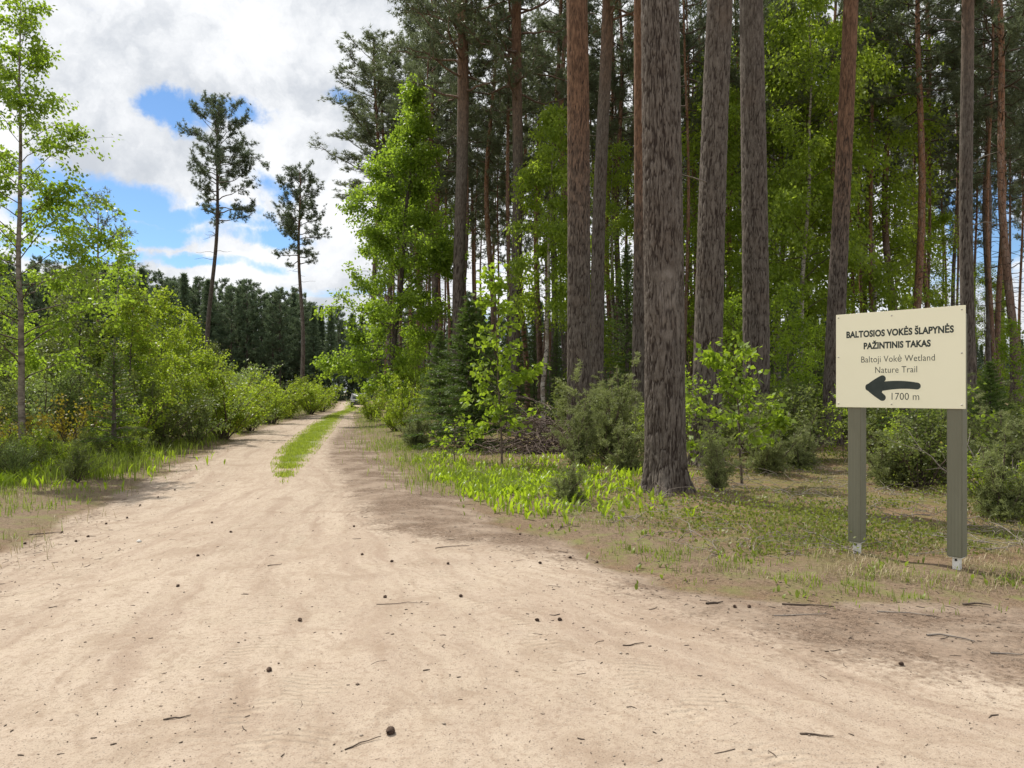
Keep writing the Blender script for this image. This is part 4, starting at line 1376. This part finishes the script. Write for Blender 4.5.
tag(mb.obj('roadside_grass', M['grass']), 'short green grass tufts along the right edge of the sand', 'grass', kind='stuff')
mb = MB()
P = scatter(rG, 60000, 6.0, 30, lambda X, Y: right(X, Y) * sstep(.1, .8, sdf_road(X, Y)) * clump(X, Y, 1.6, 51, .44, .66), (-0.15, 0.75), 1.5)
blades(mb, P, 0.11, 0.006, rG, 1.6)
tag(mb.obj('withered_grass', M['dry_grass']), 'withered pale grass on the forest floor beside the sign', 'grass', kind='stuff')
# low undergrowth of the forest floor
mb = MB()
P = scatter(rG, 260000, 7.0, 45, lambda X, Y: right(X, Y) * sstep(.45, 1.6, sdf_road(X, Y)) * sstep(0.2, 2.6, sdf_road(X, Y)) * clump(X, Y, .75, 52, .44, .64) * (.35 + .65 * clump(X, Y, 3.0, 53, .4, .6)), (-0.28, 0.76), 1.3)
P[:, 2] += rG.random(len(P)) ** 1.2 * (0.06 + 0.26 * clump(P[:, 0], P[:, 1], .6, 54, .4, .65))
add_leaves(mb, P, np.tile([0, 0, .6], (len(P), 1)), 0.040, rG, -0.1, .9, .34)
tag(mb.obj('undergrowth', M['under_leaf']), 'low bilberry like undergrowth covering the forest floor', 'undergrowth', kind='stuff')


def broad_leaves(mb, P, hgt, wid, r):
    """upright pointed leaves in pairs, curved and folded along the midrib"""
    n = len(P)
    a = r.uniform(0, 6.283, n); h = (hgt * r.uniform(0.6, 1.2, n))[:, None]; w = (wid * r.uniform(.7, 1.2, n))[:, None]
    d = np.stack([np.cos(a), np.sin(a), np.zeros(n)], -1); s = np.stack([-np.sin(a), np.cos(a), np.zeros(n)], -1)
    ln = r.uniform(0.15, 0.75, n)[:, None]
    rows = []
    for u, ww in ((0, .12), (.3, .75), (.6, 1.0), (.85, .6), (1.0, .03)):
        c = P + np.array([0, 0, 1.0]) * h * (u - 0.28 * ln * u * u) + d * h * ln * u * u
        rows += [c - s * w * ww * .5 + d * w * ww * -.12, c, c + s * w * ww * .5 + d * w * ww * -.12]
    v = np.stack(rows, 1).reshape(-1, 3)
    b = np.arange(n)[:, None] * 15
    f = []
    for q in range(4):
        o = q * 3
        f += [b + [o, o + 1, o + 4, o + 3], b + [o + 1, o + 2, o + 5, o + 4]]
    mb.add(v, None, np.vstack(f))


mb = MB()
pts = []
for (px, py, sx, sy, n) in ((470, 483, 40, 9, 190), (540, 480, 45, 10, 190), (505, 497, 45, 9, 150), (600, 478, 30, 8, 60), (560, 505, 45, 10, 70), (625, 500, 22, 10, 26), (440, 466, 18, 6, 50), (660, 512, 30, 8, 10), (590, 470, 60, 12, 80)):
    for q in range(n):
        x_, y_ = rG.normal(px, sx), rG.normal(py, sy)
        if y_ < 445 or y_ > 525: continue
        Y = YG(y_); X = PX(x_, Y)
        if sdf_road(np.array([X]), np.array([Y]))[0] > 0.05: pts.append((X, Y))
pts = np.array(pts)
pts = np.repeat(pts, 3, 0) + rG.normal(size=(len(pts) * 3, 2)) * 0.05
broad_leaves(mb, np.column_stack([pts, height(pts[:, 0], pts[:, 1]) - .01]), 0.17, 0.042, rG)
tag(mb.obj('broad_leaf_plants', M['lily_leaf']), 'patch of glowing yellow green broad leaved plants by the track', 'ground plants', kind='stuff')
mb = MB()
P = scatter(rG, 9000, 12.5, 36, lambda X, Y: left(X, Y) * np.exp(-((sdf_road(X, Y) - 2.0) / 1.3) ** 2) * clump(X, Y, .9, 55, .45, .6), (-0.74, -0.2), 1.3)
broad_leaves(mb, P, 0.24, 0.04, rG)
tag(mb.obj('leafy_weeds', M['lily_leaf']), 'yellow green leafy weeds in the grass of the left verge', 'weeds', kind='stuff')

mb = MB()
P = scatter(rG, 15000, 6.0, 20, lambda X, Y: right(X, Y) * np.exp(-((sdf_road(X, Y) - .9) / .8) ** 2) * clump(X, Y, 2.2, 81, .50, .66), (-0.25, 0.76), 1.2)
broad_leaves(mb, P, 0.075, 0.028, rG)
tag(mb.obj('small_weeds', M['grass']), 'scattered small green weeds between the sand and the pines', 'weeds', kind='stuff')

# ------------------------------------------------------------------ litter
def twig_mesh(r, L, rad, k=6, forks=1):
    mb = MB()
    pts = branch_path(np.zeros(3), 0, 0, L, r, k, 0, 0.35)
    pts[:, 2] = np.abs(pts[:, 2]) * 0.25 + rad * 0.7
    mb.tube(pts, np.linspace(rad, rad * 0.45, k), 6)
    return mb, pts


mb = MB()                                                          # brushwood heap
rB = np.random.default_rng(808)
bx, by = PX(548, 19.5), 19.5
for q in range(300):
    a = rB.uniform(0, 6.28); rr_ = abs(rB.normal()) * 0.6
    p0 = np.array([bx + math.cos(a) * rr_ * 1.5, by + math.sin(a) * rr_, abs(rB.normal()) * 0.6 * math.exp(-rr_)])
    pt = branch_path(p0, rB.uniform(0, 6.28), rB.uniform(-.1, .75), rB.uniform(.5, 1.7), rB, 6, 0.35, 0.35)
    pt[:, 2] = np.maximum(pt[:, 2], 0.03)
    mb.tube(pt, np.linspace(rB.uniform(.006, .02), .004, 6), 4, False)
M['brush'] = plain('dead_brown_brushwood', (0.075, 0.052, 0.042), (0.20, 0.15, 0.125), 20)
tag(mb.obj('brush_pile', M['brush']), 'heap of dead brown brushwood beside the dark spruce', 'brush pile', kind='stuff')

mb = MB()                                                          # dead twigs on the forest floor
rT = np.random.default_rng(812)
P = scatter(rT, 3400, 7.5, 30, lambda X, Y: (X > road_mid(Y)) * sstep(.5, 1.4, sdf_road(X, Y)), (-0.12, 0.75), 1.3)
for p_ in P:
    L = rT.uniform(.12, .75)
    pt = branch_path(p_ + np.array([0, 0, rT.random() * .05]), rT.uniform(0, 6.28), rT.uniform(0, .25), L, rT, 5, 0.15, 0.35)
    w = rT.uniform(.002, .006)
    mb.tube(pt, np.linspace(w, w * .5, 5), 4, False)
tag(mb.obj('fallen_twigs', M['grey_twig']), 'dead grey twigs strewn over the forest floor', 'twigs', kind='stuff')

mb = MB()                                                          # small bits on the sand and floor
rL = np.random.default_rng(818)
n = 8500
Y = 2.6 + 15 * rL.random(n) ** 1.5; X = Y * rL.uniform(-.75, .75, n)
s_ = sdf_road(X, Y)
keep = rL.random(n) < np.where(s_ < 0, 0.10 + 0.85 * np.exp(-((s_ + .3) / 1.0) ** 2), 0.15 + .85 * np.exp(-((s_ - .3) / 1.0) ** 2))
for x_, y_, sv in zip(X[keep], Y[keep], s_[keep]):
    L = rL.uniform(.006, .03) if rL.random() < .92 else rL.uniform(.03, .11)
    a = rL.uniform(0, 6.28); w = rL.uniform(.001, .0032)
    d = np.array([math.cos(a), math.sin(a), 0]); q = np.array([-math.sin(a), math.cos(a), 0])
    c = np.array([x_, y_, H1(x_, y_) + .004]) if False else np.array([x_, y_, 0.0])
    pt = np.array([c - d * L / 2, c + q * L * rL.normal() * .12, c + d * L / 2])
    pt[:, 2] = w
    mb.tube(pt, np.array([w, w * 1.2, w * .6]), 4)
vv = np.vstack(mb.v); vv[:, 2] += height(vv[:, 0], vv[:, 1]); mb.v = [vv]
tag(mb.obj('twig_litter', M['twig']), 'fine twigs and needles strewn over the sand', 'litter', kind='stuff')

# pebbles and dirt crumbs
mb = MB()
n = 9000
Y = 2.6 + 10 * rL.random(n) ** 1.3; X = Y * rL.uniform(-.75, .75, n)
s_ = sdf_road(X, Y)
keep = rL.random(n) < np.where(s_ < .3, 0.35 + 0.6 * np.exp(-((s_ + .6) / .8) ** 2), 0.0)
X, Y = X[keep], Y[keep]
ico = np.array([(0, 0, -1), (1, 0, 0), (0, 1, 0), (-1, 0, 0), (0, -1, 0), (0, 0, 1)], float)
fi = np.array([(0, 2, 1), (0, 3, 2), (0, 4, 3), (0, 1, 4), (5, 1, 2), (5, 2, 3), (5, 3, 4), (5, 4, 1)])
zz = height(X, Y)
for x_, y_, z_ in zip(X, Y, zz):
    s1 = rL.uniform(.002, .0065) * (2.0 if rL.random() < .05 else 1)
    v = ico * s1 * rL.uniform(.6, 1.3, (6, 3)) * np.array([1, 1, .6])
    mb.add(v + np.array([x_, y_, z_ + s1 * .3]), fi)
m_, t_, o_ = material('pebbles')
g_ = t_.new('ShaderNodeNewGeometry')
principled(t_, o_, t_.mix(g_.outputs['Random Per Island'], (0.14, 0.10, 0.075), (0.42, 0.35, 0.28)), 0.9, .2)
M['pebble'] = m_
tag(mb.obj('gravel_crumbs', M['pebble']), 'loose gravel crumbs scattered over the sandy track', 'gravel', kind='stuff')

# pine cones
M['cone'] = plain('pine_cone_scales', (0.05, 0.032, 0.024), (0.13, 0.085, 0.06), 60)


def cone_mesh(r):
    nu, nv = 32, 26
    u = np.arange(nu) * 2 * np.pi / nu; v = np.linspace(0, 1, nv)
    V, U = np.meshgrid(v, u, indexing='ij')
    base = 0.021 * np.sin(np.pi * np.clip(V * 0.96 + .03, 0, 1)) ** 0.62 * (1.15 - 0.45 * V)
    sp = np.abs(np.sin(4 * U + V * 20)) * np.abs(np.sin(4 * U - V * 20 + .5))
    rad = base * (0.45 + 0.85 * sp) + r.normal(size=V.shape) * 0.0006
    P = np.stack([(V - .5) * 0.055, rad * np.cos(U), rad * np.sin(U)], -1).reshape(-1, 3)
    i = np.arange(nv - 1)[:, None] * nu; j = np.arange(nu)[None]; j2 = (j + 1) % nu
    f = np.stack([i + j, i + j2, i + nu + j2, i + nu + j], -1).reshape(-1, 4)
    mb = MB(); mb.add(P, None, f)
    return mb.mesh('pine_cone', M['cone'], False)


cm = [cone_mesh(rL) for _ in range(2)]
CONES = [(391, 733, 0.95, 'single dark pine cone lying nearest to the viewer on the sand'),
         (269, 671, .72, 'dark pine cone alone on the sand left of the middle'), (300, 620, .68, 'pine cone on the sand, farther left than the lone middle ones')]
for (px, py) in ((461, 597), (385, 598), (178, 587), (198, 557), (231, 534), (106, 523), (88, 536), (127, 517), (158, 497), (354, 526), (362, 555), (448, 565), (392, 563), (212, 525), (540, 563), (561, 527), (560, 620), (537, 621), (749, 607),
                 (735, 607), (901, 665), (76, 540), (25, 541), (62, 531), (140, 505), (175, 490), (597, 560), (640, 562), (570, 557), (520, 532)):
    CONES.append((px, py, .62, 'small dark pine cone lying out on the sand'))
for k, (px, py, sc, lab) in enumerate(CONES):
    Y = YG(py); X = PX(px, Y)
    o = link('pine_cone', cm[k % 2], None, (X, Y, H1(X, Y) + .013 * sc), (sc, sc, sc), (rL.uniform(0, 6), rL.uniform(-.3, .3), rL.uniform(0, 6)))
    tag(o, lab, 'pine cone', 'pine cones scattered on the sand' if k > 2 else None)

STICKS = [  # px, py, length, radius, angle, label, mat
    (805, 603, .40, .012, -.05, 'dark stick lying at the sand edge left of the sign', 'twig'),
    (800, 617, .42, .008, -.15, 'pale thin stick just in front of the dark stick', 'grey_twig'),
    (717, 604, .20, .014, .2, 'short dark stick farthest left along the right sand edge', 'twig'),
    (950, 641, .32, .010, -.75, 'pale brown stick lying on the sand right below the sign', 'grey_twig'),
    (905, 612, .42, .007, -.5, 'thin pale curved twig in front of the right sign post', 'grey_twig'),
    (978, 603, .24, .013, -.35, 'dark stick in the grass right of the right sign post', 'twig'),
    (1005, 653, .22, .008, .1, 'grey stick at the right edge of the sand', 'grey_twig'),
    (632, 645, .14, .007, .1, 'short dark twig in the middle of the sand', 'twig'),
    (815, 735, .16, .007, -.1, 'short twig near the bottom right of the sand', 'twig'),
    (400, 605, .42, .004, -.05, 'long thin twig on the sand beside a pine cone', 'twig'),
    (275, 563, .16, .006, .6, 'small slanting twig on the left part of the track', 'twig'),
    (565, 528, .30, .008, .8, 'slanting twig among the brown litter at the right margin of the track', 'twig'),
    (365, 744, .22, .005, .5, 'thin twig lying beside the nearest pine cone', 'twig'),
    (178, 718, .16, .006, .15, 'forked twig on the sand near the bottom left', 'twig'),
    (45, 532, .40, .010, .3, 'dark stick at the left margin of the sand', 'twig'),
    (450, 548, .35, .007, .2, 'dark twig across the middle of the track', 'twig')]
for (px, py, L, rad, ang, lab, mt) in STICKS:
    rad *= 0.72; L *= 0.85
    Y = YG(py); X = PX(px, Y)
    mb, _ = twig_mesh(rL, L, rad)
    v = np.vstack(mb.v); v[:, 0] -= L / 2
    cs, sn = math.cos(ang), math.sin(ang)
    v = np.column_stack([v[:, 0] * cs - v[:, 1] * sn, v[:, 0] * sn + v[:, 1] * cs, v[:, 2]])
    v[:, 2] += height(v[:, 0] + X, v[:, 1] + Y) - H1(X, Y); mb.v = [v]
    o = mb.obj('stick', M[mt], None, True, loc=(X, Y, H1(X, Y)))
    tag(o, lab, 'stick')

# a pale stone
mb = MB(); mb.add(ico * np.array([.035, .02, .022]), fi)
M['stone'] = plain('pale_stone', (0.55, 0.52, 0.47), (0.7, 0.68, 0.63), 40)
Y = YG(541); X = PX(139, Y)
tag(mb.obj('stone', M['stone'], loc=(X, Y, H1(X, Y) + .012)), 'small whitish stone on the left part of the track', 'stone')

# ------------------------------------------------------------------ the trail sign
def sign():
    Yr = 6.78; Yl = Yr * 1.13
    pl = Vector((PX(836, Yl), Yl, 0)); pr = Vector((PX(965.5, Yr), Yr, 0))
    W = (pr - pl).length; Hb = 104 / F_PX * Yr
    zb = CAM_H - 17 / F_PX * Yr
    rz = math.atan2(pr.y - pl.y, pr.x - pl.x)
    mid = (pl + pr) / 2
    g = H1(mid.x, mid.y)
    root = thing('trail_sign', 'cream signboard with a left pointing arrow on two grey green posts', 'sign', (mid.x, mid.y, 0), rz)
    # local frame: x along the board, -y towards the road, z up; the board front lies at y = 0
    m, t, out = material('cream_board_face')
    tc = t.new('ShaderNodeTexCoord'); n = t.noise(tc.outputs['Object'], 3, 5, .6)
    principled(t, out, t.mix(n, (0.85, 0.825, 0.615), (0.88, 0.855, 0.655)), 0.42, .4)
    ink = plain('dark_green_print', (0.035, 0.046, 0.042), (0.05, 0.062, 0.056), 10, .6, .2, bumpd=0)
    steel = plain('screw_metal', (.35, .34, .30), (.5, .48, .42), 40, .4, .5, bumpd=0, metal=.6)
    bm = bmesh.new()
    bmesh.ops.create_cube(bm, size=1)
    for v in bm.verts: v.co = Vector((v.co.x * W, v.co.y * .010 + .005, v.co.z * Hb + zb + Hb / 2))
    bmesh.ops.bevel(bm, geom=bm.edges[:], offset=.0015, segments=2, affect='EDGES')
    me = bpy.data.meshes.new('board'); bm.to_mesh(me); bm.free(); me.materials.append(m)
    board = link('board', me, root)

    def line(s, name, cx, cz, width, offset, tall=1.0, size=.1):
        cu = bpy.data.curves.new(name, 'FONT')
        cu.body = s; cu.size = size; cu.align_x = 'CENTER'; cu.align_y = 'CENTER'
        cu.offset = offset; cu.resolution_u = 4; cu.extrude = 0.0002; cu.space_character = 1.03
        o = bpy.data.objects.new(name, cu); COL.objects.link(o)
        bpy.context.view_layer.update()
        me = bpy.data.meshes.new_from_object(o.evaluated_get(bpy.context.evaluated_depsgraph_get()))
        bpy.data.objects.remove(o); bpy.data.curves.remove(cu)
        co = np.array([v.co for v in me.vertices])
        x0, x1 = co[:, 0].min(), co[:, 0].max()
        k = width / (x1 - x0)
        co[:, 0] -= (x0 + x1) / 2
        co *= k
        co = np.column_stack([co[:, 0] + cx, -0.0006 - co[:, 2], co[:, 1] * tall + cz])
        for v, c in zip(me.vertices, co): v.co = c
        me.name = name; me.materials.clear(); me.materials.append(ink)
        return link(name, me, board)

    # (u, v) on the board: u to the right from its left edge, v down from its top, both 0..1
    bx_ = lambda u: (u - .5) * W
    bz_ = lambda v: zb + Hb * (1 - v)
    line('BALTOSIOS VOKĖS ŠLAPYNĖS', 'lettering', bx_(.505), bz_(.227), W * .83, .0043, 1.2)
    line('PAŽINTINIS TAKAS', 'lettering', bx_(.495), bz_(.355), W * .52, .0043, 1.2)
    line('Baltoji Vokė Wetland', 'lettering', bx_(.50), bz_(.497), W * .57, -.0004, 1.15)
    line('Nature Trail', 'lettering', bx_(.492), bz_(.610), W * .325, -.0004, 1.15)
    line('1700 m', 'lettering', bx_(.565), bz_(.885), W * .21, -.0004, 1.1)
    # arrow: a thick round ended stroke with a rounded head
    def cap(pts, rad, n=10):
        """outline of a stroke of varying width with round ends"""
        pts = np.array(pts); rad = np.array(rad)
        tn = norm(np.gradient(pts, axis=0)); nn = np.column_stack([-tn[:, 1], tn[:, 0]])
        L = pts + nn * rad[:, None]; Rr = pts - nn * rad[:, None]
        a0 = math.atan2(nn[-1, 1], nn[-1, 0]); e1 = [pts[-1] + rad[-1] * np.array([math.cos(a0 - q * math.pi / n), math.sin(a0 - q * math.pi / n)]) for q in range(1, n)]
        a1 = math.atan2(-nn[0, 1], -nn[0, 0]); e0 = [pts[0] + rad[0] * np.array([math.cos(a1 - q * math.pi / n), math.sin(a1 - q * math.pi / n)]) for q in range(1, n)]
        return np.vstack([L, e1, Rr[::-1], e0])
    bm = bmesh.new()
    q = lambda u, v: (bx_(u + .05 * (u - .25)), bz_(v + .008))
    tt = np.linspace(0, 1, 14)
    shaft = [q(.33 + .305 * s, .778 - .030 * math.sin(s * math.pi * .75) + .012 * s) for s in tt]
    shapes = [cap(shaft, [.046 - .014 * s for s in tt])]
    up = [q(.275 + .105 * s, .782 - .092 * s) for s in tt]; dn = [q(.275 + .105 * s, .776 + .110 * s) for s in tt]
    shapes += [cap(up, [.032 + .004 * math.sin(s * 3.1) for s in tt]), cap(dn, [.032 + .004 * math.sin(s * 3.1) for s in tt])]
    shapes.append(np.array([q(.265, .78), q(.37, .695), q(.385, .78), q(.37, .875)])[::-1])
    for dep, sh_ in enumerate(shapes):
        vs = [bm.verts.new((p[0], -0.0006 - 0.0002 * dep, p[1])) for p in sh_]
        f = bm.faces.new(vs)
        ex = bmesh.ops.extrude_face_region(bm, geom=[f])
        for v in ex['geom']:
            if isinstance(v, bmesh.types.BMVert): v.co.y = -0.0003
    bmesh.ops.recalc_face_normals(bm, faces=bm.faces[:])
    me = bpy.data.meshes.new('arrow'); bm.to_mesh(me); bm.free(); me.materials.append(ink)
    link('arrow', me, board)
    for (u, v) in ((.022, .035), (.46, .05), (.975, .04), (.022, .46), (.975, .46), (.022, .962), (.46, .962), (.975, .962)):
        sm = MB(); a = np.arange(10) * 2 * np.pi / 10
        ring = lambda rr, yy: np.column_stack([bx_(u) + rr * np.cos(a), np.full(10, yy), bz_(v) + rr * np.sin(a)])
        V = np.vstack([ring(.008, -.0003), ring(.008, -.003), ring(.005, -.0045), [[bx_(u), -.0047, bz_(v)]]])
        f4 = [(k * 10 + i, k * 10 + (i + 1) % 10, k * 10 + 10 + (i + 1) % 10, k * 10 + 10 + i) for k in range(2) for i in range(10)]
        f3 = [(20 + i, 20 + (i + 1) % 10, 30) for i in range(10)]
        sm.add(V, f3, f4); sm.obj('screw', steel, board)
    # posts
    m2, t, out = material('grey_green_post')
    tc = t.new('ShaderNodeTexCoord'); o = tc.outputs['Object']
    n = t.noise(t.vmath('MULTIPLY', o, (6, 6, .6)), 6, 5, .6)
    wv = t.new('ShaderNodeTexWave', bands_direction='DIAGONAL'); t.put(wv.inputs['Vector'], t.vmath('MULTIPLY', o, (1, 1, 0))); wv.inputs['Scale'].default_value = 22
    principled(t, out, t.mix(n, (0.142, 0.140, 0.098), (0.186, 0.185, 0.133)), 0.6, .3, t.bump(wv.outputs['Fac'], .35, .003))
    white = plain('white_metal_anchor', (.70, .70, .68), (.8, .8, .78), 20, .5, .4, bumpd=0)
    dark = plain('bolt_hole', (.02, .02, .02), (.04, .04, .04), 20, .5, .4, bumpd=0)
    s = .128
    for cx, pyb in ((-W / 2 + .175, 553), (W / 2 - .095, 574)):
        yc = .012 + s / 2 + .002
        wx = mid + Matrix.Rotation(rz, 3, 'Z') @ Vector((cx, yc, 0))
        gz = H1(wx.x, wx.y)
        z0 = gz + .115; z1 = zb + Hb - .06
        bm = bmesh.new(); bmesh.ops.create_cube(bm, size=1)
        for v in bm.verts: v.co = Vector((v.co.x * s + cx, v.co.y * s + yc, (v.co.z + .5) * (z1 - z0) + z0))
        bmesh.ops.bevel(bm, geom=bm.edges[:], offset=.006, segments=3, affect='EDGES')
        me = bpy.data.meshes.new('post'); bm.to_mesh(me); bm.free(); me.materials.append(m2)
        post = link('post', me, root)
        bm = bmesh.new()
        for (dx, dy, dz, ox, oz) in ((.062, .05, .20, 0, gz + .01), (.11, .10, .008, 0, gz + .110)):
            r_ = bmesh.ops.create_cube(bm, size=1)
            for v in r_['verts']: v.co = Vector((v.co.x * dx + cx + ox, v.co.y * dy + yc, v.co.z * dz + oz))
        bmesh.ops.bevel(bm, geom=bm.edges[:], offset=.002, segments=1, affect='EDGES')
        me = bpy.data.meshes.new('post_anchor'); bm.to_mesh(me); bm.free(); me.materials.append(white)
        anchor = link('post_anchor', me, post)
        sm = MB(); sm.tube(np.array([[cx, yc - .024, gz + .085], [cx, yc - .030, gz + .085]]), np.array([.011, .011]), 8)
        sm.obj('bolt', dark, post)


sign()


# ------------------------------------------------------------------ the car far down the track
def car():
    Y = 80; X = PX(359, Y)
    root = thing('parked_car', 'tiny grey car far down the track, half hidden by leaves', 'car', (X, Y, H1(X, Y) + .02), R(12))
    paint = plain('grey_car_paint', (.03, .033, .035), (.045, .048, .05), 3, .6, .5, bumpd=0)
    glass = plain('dark_car_glass', (.015, .018, .02), (.02, .024, .028), 2, .25, .6, bumpd=0)
    rubber = plain('tyre_rubber', (.015, .015, .015), (.03, .03, .03), 9, .9, .1, bumpd=0)
    lamp = plain('headlight_glass', (.6, .62, .62), (.7, .7, .7), 9, .2, .5, bumpd=0)
    prof = [(-2.1, .30), (-2.12, .62), (-2.0, .80), (-1.05, .92), (-.45, 1.42), (.2, 1.48), (1.2, 1.42), (1.9, .98), (2.05, .9), (2.08, .35)]
    bm = bmesh.new()
    sec = []
    for xx, ins in ((-.86, .06), (-.80, 0), (.80, 0), (.86, .06)):
        sec.append([bm.verts.new((xx * (1 - (.14 if z > 1.0 else 0)), y * (1 - ins * .3), z - (ins * .5 if z > .9 else 0))) for y, z in prof])
    k = len(prof)
    for a in range(3):
        for i in range(k):
            bm.faces.new((sec[a][i], sec[a + 1][i], sec[a + 1][(i + 1) % k], sec[a][(i + 1) % k]))
    bm.faces.new(sec[0][::-1]); bm.faces.new(sec[3])
    bmesh.ops.recalc_face_normals(bm, faces=bm.faces[:])
    me = bpy.data.meshes.new('body'); bm.to_mesh(me); bm.free(); me.materials.append(paint)
    body = link('body', me, root)
    g = MB(); g.add([(-.66, -1.02, .955), (.66, -1.02, .955), (.56, -.50, 1.395), (-.56, -.50, 1.395), (-.66, -1.04, .97), (.66, -1.04, .97), (.56, -.52, 1.41), (-.56, -.52, 1.41)],
                    None, [(4, 5, 6, 7), (0, 3, 2, 1), (0, 1, 5, 4), (1, 2, 6, 5), (2, 3, 7, 6), (3, 0, 4, 7)])
    g.obj('windscreen', glass, root)
    for sx in (-1, 1):
        hb = MB(); hb.box((sx * .62, -2.10, .68), (.30, .06, .13)); hb.obj('headlight', lamp, root)
        for yy in (-1.3, 1.3):
            w = MB(); a = np.linspace(0, 2 * np.pi, 19)[:-1]
            rings = [np.column_stack([np.full(18, sx * (.72 + dx)), yy + rr * np.cos(a), .31 + rr * np.sin(a)]) for dx, rr in ((-.08, .2), (-.08, .31), (.10, .31), (.12, .2), (.10, .05))]
            V = np.vstack(rings); f4 = [(q * 18 + i, q * 18 + (i + 1) % 18, q * 18 + 18 + (i + 1) % 18, q * 18 + 18 + i) for q in range(4) for i in range(18)]
            w.add(V, None, f4); w.obj('wheel', rubber, root)


car()
